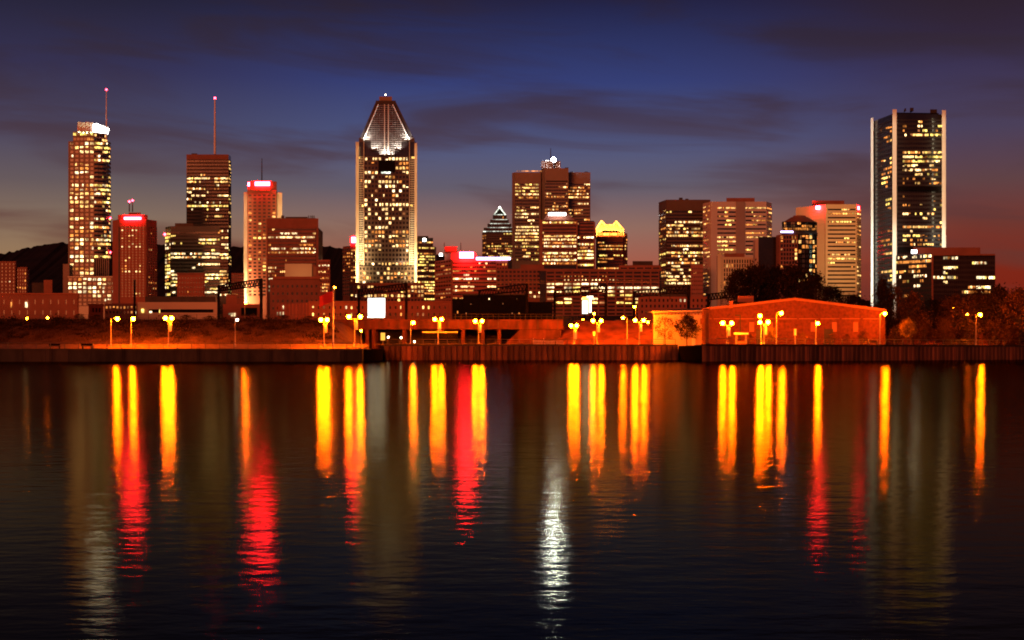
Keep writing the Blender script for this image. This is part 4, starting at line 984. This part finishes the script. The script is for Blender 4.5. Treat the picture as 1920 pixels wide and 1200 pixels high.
# railway gantries
def gantry(label, pa, ya, ta, pb, yb, tb, base=9.0):
    A = Vector((PX(pa,ya), ya, base)); Bv = Vector((PX(pb,yb), yb, base))
    za, zb = PZ(ta,ya), PZ(tb,yb); zt = (za+zb)/2
    r = thing('railway_gantry', label, 'gantry', tuple((A+Bv)/2), 'railway gantries')
    u = (Bv-A).normalized(); wdt = 0.85
    for q in (A, Bv):
        m = MB(); cs = [q+u*(sx*wdt/2)+Vector((0,sy*wdt/2,0)) for sx in (-1,1) for sy in (-1,1)]
        for c in cs: m.tube(c, c+Vector((0,0,zt-base)), 0.19, n=5)
        k = int((zt-base)/0.9)
        for i in range(k):
            za_, zb_ = base+(zt-base)*i/k, base+(zt-base)*(i+1)/k
            for (i0,i1) in ((0,2),(1,3),(0,1),(2,3)):
                p, s_ = (cs[i0], cs[i1]) if i % 2 else (cs[i1], cs[i0])
                m.tube((p.x,p.y,za_), (s_.x,s_.y,zb_), 0.09, n=4)
        obj('post', m, M['steel'], r)
    m = MB(); L = (Bv-A).length; dep = 1.5; k = int(L/1.15)
    for sy in (-0.35, 0.35):
        off = Vector((0,sy,0))
        for zz in (zt, zt-dep): m.tube(A-u*0.4+off+Vector((0,0,zz-base)), Bv+u*0.4+off+Vector((0,0,zz-base)), 0.17, n=5)
        for i in range(k):
            p = A+u*(L*i/k)+off; s_ = A+u*(L*(i+1)/k)+off
            z1, z2 = (zt, zt-dep) if i % 2 else (zt-dep, zt)
            m.tube((p.x,p.y,z1),(s_.x,s_.y,z2),0.1,n=4)
    obj('truss', m, M['steel'], r)
    for q, d in ((A,1),(Bv,-1)):
        obj('knee_brace', MB().tube(q+u*d*0.4+Vector((0,0,zt-dep-1.9-base)), q+u*d*2.4+Vector((0,0,zt-dep-base)), 0.1, n=5), M['steel'], r)
    for t in (0.3, 0.68):
        p = A+u*(L*t); obj('hanger', MB().tube((p.x,p.y,zt-dep),(p.x,p.y,zt-dep-1.6),0.07,n=5).tube((p.x,p.y,zt-dep-1.2),(p.x+1.2,p.y,zt-dep-1.6),0.05,n=4), M['steel'], r)
gantry('black lattice railway gantry over the embankment, leftmost of the row', 410, 378, 533, 490, 342, 526)
gantry('black lattice railway gantry behind the white billboard', 673, 378, 540, 762, 342, 535)
gantry('black lattice railway gantry over the black sheds', 899, 378, 541, 988, 342, 536, 9.3)
gantry('black lattice railway gantry left of the white pylon signs', 1040, 378, 543, 1136, 342, 538, 9.3)
gantry('black lattice railway gantry before the white emblem sign', 1189, 378, 543, 1291, 342, 539, 9.3)
gantry('black lattice railway gantry half hidden behind the gabled hall', 1328, 378, 548, 1412, 346, 546, 9.3)
for i, (py, la) in enumerate(((527, 'upper overhead railway wire sagging between the gantries'), (531, 'lower overhead railway wire sagging between the gantries'))):
    m = MB(); Y = 372+i*2; pr_ = None
    for k in range(41):
        px = 820+k*12; t = k/40.0; q = (PX(px,Y), Y, PZ(py-3*t+ (1-(2*((t*3)%1)-1)**2)*1.6, Y))
        if pr_: m.tube(pr_, q, 0.03, n=4)
        pr_ = q
    tag(obj('overhead_wire', m, M['polepaint']), la, 'wire')
# ================================================================== WATERFRONT
def globe(c, r=0.38): return MB().lathe([(r*0.3,-r*0.95),(r*0.75,-r*0.66),(r,0),(r*0.75,r*0.66),(r*0.3,r*0.95)], c, 12)
ORD = ['first','second','third','fourth','fifth','sixth','seventh','eighth','ninth','tenth']
def make_twin(name, banner, span, h):
    r = thing(name, 'x', 'street lamp', (0,0,0), 'twin-globe promenade lamps')
    obj('base', MB().lathe([(0.26,0),(0.26,0.35),(0.16,0.5),(0.13,0.9)], n=10), M['polepaint'], r)
    obj('post', MB().tube((0,0,0.8),(0,0,h-0.35),0.10,0.07,10), M['polepaint'], r)
    a = MB()
    for s in (-1,1): a.tube((0,0,h-0.5),(s*span/2,0,h-0.42),0.045,n=6).tube((s*span/2,0,h-0.5),(s*span/2,0,h-0.28),0.10,0.12,n=8)
    obj('crossarm', a, M['polepaint'], r)
    for s in (-1,1):
        g = obj('globe', globe((s*span/2,0,h)), M['bulb'], r, smooth=True)
        obj('cap', MB().lathe([(0.2,0.32),(0.12,0.46),(0.02,0.5)], (s*span/2,0,h), 8), M['polepaint'], g, org=(0,0,0))
    if banner:
        obj('banner', MB().box(0.14,0.62,-0.02,0.02,h-2.5,h-0.75), M['banner'], r)
        obj('banner_arm', MB().tube((0,0,h-0.74),(0.66,0,h-0.74),0.025,n=5).tube((0,0,h-2.51),(0.66,0,h-2.51),0.025,n=5), M['polepaint'], r)
    return r
proto = {}
def twin(px, py, Y, z, span, label, banner=True):
    h = PZ(py, Y)-z
    k = (banner, round(span,1), round(h,1))
    if k not in proto:
        r = make_twin('twin_lamp', banner, round(span,1), round(h,1)); proto[k] = r; r.location = (PX(px,Y),Y,z); r['label'] = label
    else: r = dup(proto[k], (PX(px,Y),Y,z), 0.0, label)
    return r
twin(316, 596.5, 272, 2.83, 1.2, 'twin-globe lamp with banner on the left promenade before the dark bank')
twin(607.5, 600, 272, 2.83, 1.2, 'twin-globe lamp beside the tall flagpole')
twin(665, 594, 272, 2.83, 2.2, 'wide twin-globe lamp with banner just left of the white billboard')
twin(821.5, 599, 311, 3.3, 1.5, 'twin-globe lamp with banner before the viaduct, left of the black sheds')
twin(897.5, 602, 311, 3.3, 1.5, 'twin-globe lamp with banner before the viaduct below the black sheds')
twin(1076, 610.5, 311, 3.3, 1.2, 'low twin-globe lamp where the viaduct meets the gravel bank')
twin(1119.5, 601, 312, 3.3, 1.8, 'twin-globe lamp below the white pylon signs')
twin(1199, 600.5, 312, 3.3, 1.9, 'bright twin-globe lamp left of the pale hall')
twin(1363.5, 606, 278, 3.2, 1.8, 'twin-globe lamp with banner at the left end of the gabled hall')
twin(1432.5, 604, 284, 3.2, 1.6, 'twin-globe lamp in front of the gabled hall, left of its gable peak')
def make_single(name, h, arm, big=True, rad=0.34):
    r = thing(name, 'x', 'street lamp', (0,0,0), 'single street lamps')
    obj('base', MB().lathe([(0.22,0),(0.22,0.4),(0.13,0.6)], n=10), M['polepaint'], r)
    obj('post', MB().tube((0,0,0.5),(0,0,h-0.1),0.10,0.06,8), M['polepaint'], r)
    if abs(arm) > 0.01: obj('arm', MB().tube((0,0,h-0.12),(arm*0.6,0,h+0.25),0.045,n=6).tube((arm*0.6,0,h+0.25),(arm,0,h+0.28),0.045,n=6), M['polepaint'], r)
    g = obj('globe', globe((arm,0,h), rad), M['bulb' if big else 'bulb_small'], r, smooth=True)
    obj('hood', MB().lathe([(rad*0.75,rad*0.7),(rad*0.5,rad*0.98),(0.02,rad*1.1)], (arm,0,h), 8), M['polepaint'], g, org=(0,0,0))
    return r
def single(px, py, Y, z, armpx, label, big=True, rad=0.38):
    arm = PX(px,Y)-PX(armpx,Y); h = PZ(py,Y)-z
    r = make_single('street_lamp', h, arm, big, rad); r.location = (PX(armpx,Y),Y,z); r['label'] = label; return r
single(220, 597.5, 272, 2.83, 208, 'single lamp with long arm, leftmost bright lamp on the promenade')
single(250, 597.5, 273, 2.9, 246, 'single lamp lighting the grass bank, second bright lamp from the left')
single(775, 605, 311, 3.3, 770, 'single lamp on a thin post before the viaduct right of the billboard')
single(1425, 592, 287, 3.2, 1427, 'single lamp rising above the twin lamp before the gabled hall')
single(1465, 587, 283, 3.2, 1456, 'tall single lamp just left of the gable peak')
single(1533, 606, 289, 3.2, 1530, 'low single lamp right of the gable peak')
single(1659, 588, 297.5, 3.2, 1650, 'tall single lamp at the right corner of the gabled hall')
single(1838, 590, 315, 3.2, 1830, 'tall single lamp among the trees at far right')
single(1168, 596, 318, 3.3, 1176, 'short-armed lamp on the gravel bank left of the bright twin lamp', rad=0.3)
single(1190, 575, 360, 9.3, 1192, 'high lamp standing on the railway embankment beside a gantry', rad=0.3)
single(461, 567, 400, 3.0, 459, 'high lamp seen through the leftmost gantry', rad=0.3)
for px, py, Y, z, la in ((89,596,330,8.7,'small lamp on the embankment top before the dark red warehouse, right one'),(51,597,330,8.7,'small dim lamp on the embankment top before the dark red warehouse, left one'),
        (677,620,318,3.3,'small reddish lamp under the viaduct end'),(1093,600,350,9.3,'small lamp on the viaduct left of the white pylon foot'),(1114,588,350,9.3,'small bright lamp at the foot of the pylon signs'),
        (1789,578,400,3.0,'small red-orange lamp above the trees at far right'),(1813,589,330,3.2,'small pale lamp left of the far-right tall lamp'),(1425-210,604,330,9.0,'small lamp at the left corner of the pale hall')):
    single(px, py, Y, min(z, PZ(py,Y)-0.8), px, la, False, 0.27)
r = single(444.7, 599.7, 272, 2.83, 441, 'pale dim lamp alone before the black middle of the bank', False, 0.26)
for c in r.children:
    if c.name.startswith('globe'): c.data.materials[0] = M['bulb_white']

# flagpole
def flag():
    Y = 269; x = PX(625,Y); zt = PZ(541,Y)
    r = thing('flagpole', 'tall pale flagpole flying a red flag', 'flagpole', (x,Y,2.55))
    obj('pole', MB().tube((x,Y,2.4),(x,Y,zt),0.13,0.07,8), M['whitepaint'], r); obj('finial', MB().lathe([(0.02,-0.12),(0.14,0),(0.02,0.12)], (x,Y,zt+0.1), 8), M['whitepaint'], r)
    nx_, nz_ = 12, 7; v, f = [], []
    for i in range(nx_+1):
        for k in range(nz_+1):
            s, t = i/nx_, k/nz_
            v.append((x-0.1-s*2.6, Y+0.28*math.sin(s*7+t)*s, zt-0.4-t*2.1-s*0.9-0.25*s*s))
    for i in range(nx_):
        for k in range(nz_): a = i*(nz_+1)+k; f.append((a, a+1, a+nz_+2, a+nz_+1))
    fo = obj('flag', MB().add(v,f), M['redcloth'], r, smooth=True)
    sm = fo.modifiers.new('thick','SOLIDIFY'); sm.thickness = 0.02
flag()
single(627.5, 539, 420, 3.0, 627.5, 'small lamp high beside the flagpole top', False, 0.3)
# signs, benches, kiosk
def info(px, py0, py1, wpx, Y, z, label, mat):
    r = thing('information_panel', label, 'sign', (PX(px,Y),Y,z)); x = PX(px,Y); w2 = wpx/2*Y/F
    obj('post', MB().box(x-0.06,x+0.06,Y,Y+0.1,z,PZ(py0,Y)), M['polepaint'], r)
    obj('panel', MB().box(x-w2,x+w2,Y-0.1,Y-0.02,PZ(py1,Y),PZ(py0,Y)), M[mat], r)
    obj('panel_frame', MB().box(x-w2-0.06,x+w2+0.06,Y-0.015,Y+0.06-0.065,PZ(py1,Y)-0.06,PZ(py0,Y)+0.06), M['darkmetal'], r)
info(718, 624, 638, 8, 309, 3.3, 'glowing orange information panel below the white billboard', 'panel_orange')
info(1079, 625, 637, 5, 310, 3.3, 'pale narrow notice on a post by the low twin lamp', 'banner')
info(1491, 617, 629, 4, 287, 3.2, 'pale upright notice before the gable peak', 'banner')
info(1114, 622, 630, 4, 313, 3.3, 'small rounded notice left of the pylon lamp', 'banner')
def bench(px, Y, z, wpx, label):
    x = PX(px,Y); w2 = wpx/2*Y/F; r = thing('park_bench', label, 'bench', (x,Y,z), 'promenade benches')
    obj('seat', MB().box(x-w2,x+w2,Y-0.25,Y+0.25,z+0.42,z+0.48), M['steel'], r); obj('backrest', MB().box(x-w2,x+w2,Y-0.32,Y-0.26,z+0.55,z+0.95), M['steel'], r)
    for s in (-0.8,0.8): obj('leg', MB().box(x+s*w2-0.05,x+s*w2+0.05,Y-0.3,Y+0.25,z,z+0.42), M['steel'], r)
bench(164, 264.5, 2.42, 22, 'dark bench on the promenade left of the long-armed lamp'); bench(103, 264.5, 2.42, 21, 'dark bench farthest left on the promenade')
bench(1636, 294, 3.2, 18, 'dark bench by the tall lamp at the hall corner')
def kiosk():
    Y = 281; z = 3.2; x0, x1 = PX(1377,Y), PX(1402,Y); r = thing('kiosk', 'little open shelter with pale flat roof before the gabled hall', 'shelter', ((x0+x1)/2,Y,z))
    obj('roof', MB().box(x0,x1,Y-0.9,Y+0.9,PZ(627,Y),PZ(624,Y)), M['banner'], r)
    for xx in (x0+0.4,x1-0.4):
        for yy in (Y-0.6,Y+0.6): obj('post', MB().box(xx-0.06,xx+0.06,yy-0.06,yy+0.06,z,PZ(627,Y)), M['polepaint'], r)
    obj('counter', MB().box(x0+0.5,x1-0.5,Y-0.5,Y+0.4,z,z+0.7), M['brick2'], r)
kiosk()

# low clutter on the middle quay
def picket():
    Y = 307; x0, x1 = PX(1000,Y), PX(1056,Y); z = 3.3; r = thing('picket_barrier', 'short red-lit picket barrier left of the low twin lamp', 'barrier', ((x0+x1)/2,Y,z))
    me = MB().box(-0.05,0.05,-0.03,0.03,0,1.15).mesh('picket'); me.materials.append(M['banner'])
    for i in range(24):
        o = bpy.data.objects.new('picket', me); C.objects.link(o); o.parent = r; o.location = (x0+(x1-x0)*i/23-(x0+x1)/2, 0, 0); o.scale = (1,1,1.25 if i in (0,8) else 1-0.02*i)
    for hh in (0.3,0.85): obj('rail', MB().box(x0,x1,Y+0.04,Y+0.09,z+hh-0.05*hh,z+hh+0.06), M['banner'], r)
picket()
def lowwall():
    Y = 318; x0, x1 = PX(793,Y), PX(858,Y); r = thing('low_wall', 'low near-black wall with orange-lit pale cap before the viaduct piers', 'wall', ((x0+x1)/2,Y,3.3))
    obj('wall', MB().box(x0,x1,Y,Y+0.5,3.3,PZ(624,Y)), M['unlitwall'], r); obj('cap', MB().box(x0-0.1,x1+0.1,Y-0.15,Y+0.6,PZ(624,Y),PZ(621.5,Y)), M['paving'], r)  # wall face coloured near-black so only the cap looks lit
lowwall()
def bollard(px, py, Y, z, label):
    x = PX(px,Y); zt = PZ(py,Y); r = thing('bollard_light', label, 'bollard', (x,Y,z), 'small white bollard lights')
    obj('post', MB().tube((x,Y,z),(x,Y,zt-0.2),0.12,0.12,8), M['darkmetal'], r); obj('lens', MB().tube((x,Y,zt-0.2),(x,Y,zt+0.15),0.17,0.17,10), M['bulb_white'], r); obj('cap', MB().tube((x,Y,zt+0.15),(x,Y,zt+0.2),0.2,0.2,10), M['darkmetal'], r)
bollard(728, 632, 318, 3.3, 'small white light right of the orange information panel'); bollard(777, 640.5, 308, 3.3, 'small white light low on the quay below the single viaduct lamp'); bollard(752, 633, 320, 3.3, 'small white light under the viaduct between billboard and single lamp')
def crestfence():
    Y = 303.5; x0, x1 = -120.0, PX(640,Y); r = thing('crest_fence', 'thin post and wire fence along the left embankment top', 'fence', (x0,Y,8.6))
    me = MB().box(-0.04,0.04,-0.04,0.04,-0.3,1.3).mesh('post'); me.materials.append(M['darkmetal'])
    for i in range(33):
        o = bpy.data.objects.new('post', me); C.objects.link(o); o.parent = r; o.location = ((x1-x0)*i/32,0,0)
    for hh in (0.5,1.2): obj('wire', MB().tube((x0,Y,8.6+hh),(x1,Y,8.6+hh),0.025,n=4), M['darkmetal'], r)
crestfence()
for i, px in enumerate((96, 232, 372, 508, 648)):
    Y = 260.7; x = PX(px,Y); r = thing('quay_ladder', 'dark iron ladder down the left quay wall, %s from the left' % ORD[i], 'ladder', (x,Y,0), 'quay ladders')
    for s_ in (-0.22,0.22): obj('stile', MB().tube((x+s_,Y-0.06,-0.6),(x+s_,Y-0.06,2.5),0.035,n=5), M['steel'], r)
    for k in range(8): obj('rung', MB().tube((x-0.22,Y-0.06,0.05+k*0.3),(x+0.22,Y-0.06,0.05+k*0.3),0.025,n=4), M['steel'], r)
def tufts():
    rnd = random.Random(9); m = MB()
    for i in range(2600):
        x = rnd.uniform(PX(700,306.4), PX(1000,306.4)); y = 306.6+rnd.random()*1.2; c = 0.5+0.5*math.sin(x*0.9)*math.sin(x*0.37+1)
        h = rnd.uniform(0.1,0.3)+c*0.45*rnd.random(); a = rnd.uniform(0,3.14); w2 = 0.05
        m.add([(x-w2*math.cos(a),y-w2*math.sin(a),3.28),(x+w2*math.cos(a),y+w2*math.sin(a),3.28),(x+rnd.gauss(0,.1),y,3.3+h)], [(0,1,2)])
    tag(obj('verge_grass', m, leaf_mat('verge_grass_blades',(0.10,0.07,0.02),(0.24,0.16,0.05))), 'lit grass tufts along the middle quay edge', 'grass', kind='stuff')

# ---------------------------------------------------------------- trees
def leaf_mat(name, c1, c2):
    m, t, out = mat_base(name)
    d = t.nodes.new('ShaderNodeBsdfDiffuse'); tr = t.nodes.new('ShaderNodeBsdfTranslucent'); mx = t.nodes.new('ShaderNodeMixShader'); mx.inputs[0].default_value = 0.3
    g = t.nodes.new('ShaderNodeNewGeometry'); r = t.nodes.new('ShaderNodeValToRGB')
    r.color_ramp.elements[0].color = c1+(1,); r.color_ramp.elements[1].color = c2+(1,)
    t.links.new(g.outputs['Random Per Island'], r.inputs[0])
    for q in (d, tr): t.links.new(r.outputs[0], q.inputs[0])
    t.links.new(d.outputs[0], mx.inputs[1]); t.links.new(tr.outputs[0], mx.inputs[2]); t.links.new(mx.outputs[0], out.inputs[0]); return m
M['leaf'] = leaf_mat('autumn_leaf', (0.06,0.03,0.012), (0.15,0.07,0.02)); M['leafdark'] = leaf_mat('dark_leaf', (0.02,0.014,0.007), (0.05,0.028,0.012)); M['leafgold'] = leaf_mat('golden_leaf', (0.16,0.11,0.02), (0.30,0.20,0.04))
M['bark'] = surf('bark', (0.06,0.045,0.035), var=0.3, scale=3)
def tree_mesh(h, w_, nclump, nleaf, lsize, seed, low=0.28):
    rnd = random.Random(seed); tk = MB(); lf = MB()
    tk.tube((0,0,0),(0.05*h*0.2,0,h*0.45),0.022*h,0.013*h,8); tk.tube((0.01*h,0,h*0.45),(0,0,h*0.85),0.013*h,0.004*h,6)
    for i in range(nclump):
        a = rnd.uniform(0,2*math.pi); t = rnd.uniform(0,1)**0.8; zc = h*(low+(0.93-low)*t)
        env = math.sin(math.pi*min(1,(t*0.86+0.14)))**0.6
        rr = w_/2*env*rnd.uniform(0.25,1.0)**0.7
        c = Vector((rr*math.cos(a), rr*math.sin(a), zc)); cr = rnd.uniform(0.07,0.15)*w_+0.15
        b0 = Vector((0.01*h,0,max(h*0.2, zc-rr*0.8))); tk.tube(b0, c, 0.005*h, 0.0015*h, 4)
        for k in range(nleaf):
            d = Vector((rnd.gauss(0,1),rnd.gauss(0,1),rnd.gauss(0,0.75)))*cr*0.62
            p = c+d; s = lsize*rnd.uniform(0.6,1.3)
            u = Vector((rnd.gauss(0,1),rnd.gauss(0,1),rnd.gauss(0,1))).normalized(); v = u.orthogonal().normalized()
            lf.add([p-u*s, p+v*s*0.55, p+u*s, p-v*s*0.55], [(0,1,2,3)])
    return tk.mesh('trunk'), lf.mesh('crown')
TM = {}
def tree(px, Y, z, py_top, wpx, label, kind='leafdark', seed=1, name='leafy_tree', dens=1.0, low=0.26, group='trees along the right waterfront'):
    h = PZ(py_top,Y)-z; w_ = wpx*Y/F
    key = (seed, dens, low)
    if key not in TM: TM[key] = tree_mesh(10.0, 8.0, int(70*dens), 34, 0.26, seed, low)
    tk, lf = TM[key]
    r = thing(name, label, 'tree', (PX(px,Y),Y,z), group)
    for nm, me, mt in (('trunk',tk,'bark'),('crown',lf,kind)):
        o = bpy.data.objects.new(nm, me); C.objects.link(o); o.parent = r; o.scale = (w_/8.0, w_/8.0, h/10.0)
        if not me.materials: me.materials.append(M[mt])
        o.material_slots[0].link = 'OBJECT'; o.material_slots[0].material = M[mt]
    r.rotation_euler = (0,0,random.uniform(0,6.28))
    return r
tree(1247, 310, 3.2, 588, 44, 'small thin tree before the pale hall, left one of the pair', 'leaf', 11, 'young_tree', 0.45)
tree(1288, 310, 3.2, 589, 42, 'small dark bushy tree before the pale hall, right one of the pair', 'leafdark', 12, 'young_tree', 1.0)
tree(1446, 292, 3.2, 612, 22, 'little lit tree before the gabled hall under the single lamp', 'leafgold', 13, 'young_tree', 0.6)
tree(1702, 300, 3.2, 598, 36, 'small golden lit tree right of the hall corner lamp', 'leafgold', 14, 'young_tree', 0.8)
big = [(1385,352,505,58,'dark tree behind the hall, leftmost of the tall clump'),(1418,356,492,66,'tall dark tree behind the hall by the beige block'),(1455,360,498,70,'dark tree behind the hall roof vent'),
       (1490,356,494,72,'dark tree before the drum-topped tower'),(1528,352,512,62,'dark tree at the right end of the clump behind the hall'),(1560,358,534,50,'low dark tree behind the gable at the striped tower foot'),
       (1600,356,552,60,'low tree peeping over the right slope of the gable')]
for i, (px, Y, pt, wp, la) in enumerate(big): tree(px, Y, 9.0, pt, wp, la, 'leafdark', 21+i%4, 'leafy_tree', 1.3, 0.2)
rt = [(1657,330,520,44,'dark tree before the foot of the left corner column'),(1676,335,534,44,'dark tree before the middle corner column'),(1712,322,548,64,'leafy tree right of the hall under the dark glass office'),
      (1748,330,556,66,'leafy tree below the corner of the dark glass office'),(1790,326,552,76,'leafy tree left of the far-right tall lamp'),(1836,335,540,80,'tall dark tree behind the far-right tall lamp'),
      (1872,326,536,72,'tall leafy tree near the right edge'),(1912,322,540,80,'tall leafy tree cut by the right edge'),(1955,330,540,80,'tall leafy tree just past the right edge'),(2005,334,545,90,'leafy tree farther past the right edge'),(1770,316,596,40,'low reddish tree beside the quay path'),
      (1735,306,606,34,'low dark bush-like tree beside the golden tree'),(1815,320,600,44,'low lit tree left of the far-right lamp post'),(1866,322,596,46,'low lit tree right of the far-right lamp post'),(1893,318,610,34,'low tree by the quay at the right edge'),(1680,304,612,26,'dark shrub tree at the hall corner')]
for i, (px, Y, pt, wp, la) in enumerate(rt): tree(px, Y, 2.3 if Y > 316 else 3.2, pt, wp, la, 'leafdark' if i % 3 == 0 else 'leaf', 31+i%5, 'leafy_tree', 1.2, 0.16)
# shrubs along the hall foot and bank top
def shrubs(label, name, pts, kind):
    for i, (px, Y, z, pt, wp) in enumerate(pts): tree(px, Y, z, pt, wp, label % ORD[i], kind, 41+i%2, name, 0.7, 0.05, name.replace('_',' ')+' row')
shrubs('dark low shrub on the hall-front verge, %s from the left', 'verge_shrub', [(1408,290,3.2,627,16),(1506,292,3.2,622,20),(1560,294,3.2,624,22),(1588,295,3.2,626,20),(1618,296,3.2,620,22)], 'leaf')
shrubs('dark bush on the embankment crest, %s from the left', 'crest_bush', [(150,303,8.6,588,24),(180,304,8.6,590,26),(350,305,8.6,590,30),(392,305,8.6,592,26),(530,305,8.6,590,30),(580,304,8.6,592,26)], 'leafdark')
# rough grass on the bank
def grass():
    rnd = random.Random(5); m = MB()
    for i in range(26000):
        x = rnd.uniform(-118, -34); t = rnd.random(); y = 277.8+24*t; z = 2.9+5.8*(t**0.9)
        e = min(1.0, max(0.0, (PX(665,300)-x)/6.0)); z = 2.2+(z-2.2)*e
        h = rnd.uniform(0.15,0.55); a = rnd.uniform(0,3.14); w2 = rnd.uniform(0.04,0.1)
        lx, ly = rnd.gauss(0,0.12), rnd.gauss(0,0.12)
        m.add([(x-w2*math.cos(a),y-w2*math.sin(a),z-0.2),(x+w2*math.cos(a),y+w2*math.sin(a),z-0.2),(x+lx,y+ly,z+h)], [(0,1,2)])
    tag(obj('bank_grass', m, leaf_mat('bank_grass_blades',(0.04,0.02,0.008),(0.10,0.05,0.018))), 'rough grass growing on the left railway bank', 'grass', kind='stuff')
grass()
tufts()

def scrub():
    rnd = random.Random(15); m = MB()
    for i in range(150):
        x = rnd.uniform(-122, -36); t = rnd.uniform(0.12, 1.0)**0.7; y = 277.8+24*t; z = 2.9+5.8*(t**0.9); e = min(1.0, max(0.0, (PX(665,300)-x)/6.0)); z = 2.9+(z-2.9)*e
        rad = rnd.uniform(0.5, 1.5)
        for k in range(44):
            p = Vector((x+rnd.gauss(0,rad*0.7), y+rnd.gauss(0,rad*0.5), z+abs(rnd.gauss(0,rad*0.42))))
            u = Vector((rnd.gauss(0,1),rnd.gauss(0,1),rnd.gauss(0,1))).normalized(); v = u.orthogonal().normalized(); q = rnd.uniform(0.12,0.3)
            m.add([p-u*q, p+v*q*0.6, p+u*q, p-v*q*0.6], [(0,1,2,3)])
    tag(obj('bank_scrub', m, M['leafdark']), 'dark scrub spread over the left railway bank', 'scrub', kind='stuff')
scrub()
for o in bpy.data.objects:
    if '_org' in o: del o['_org']
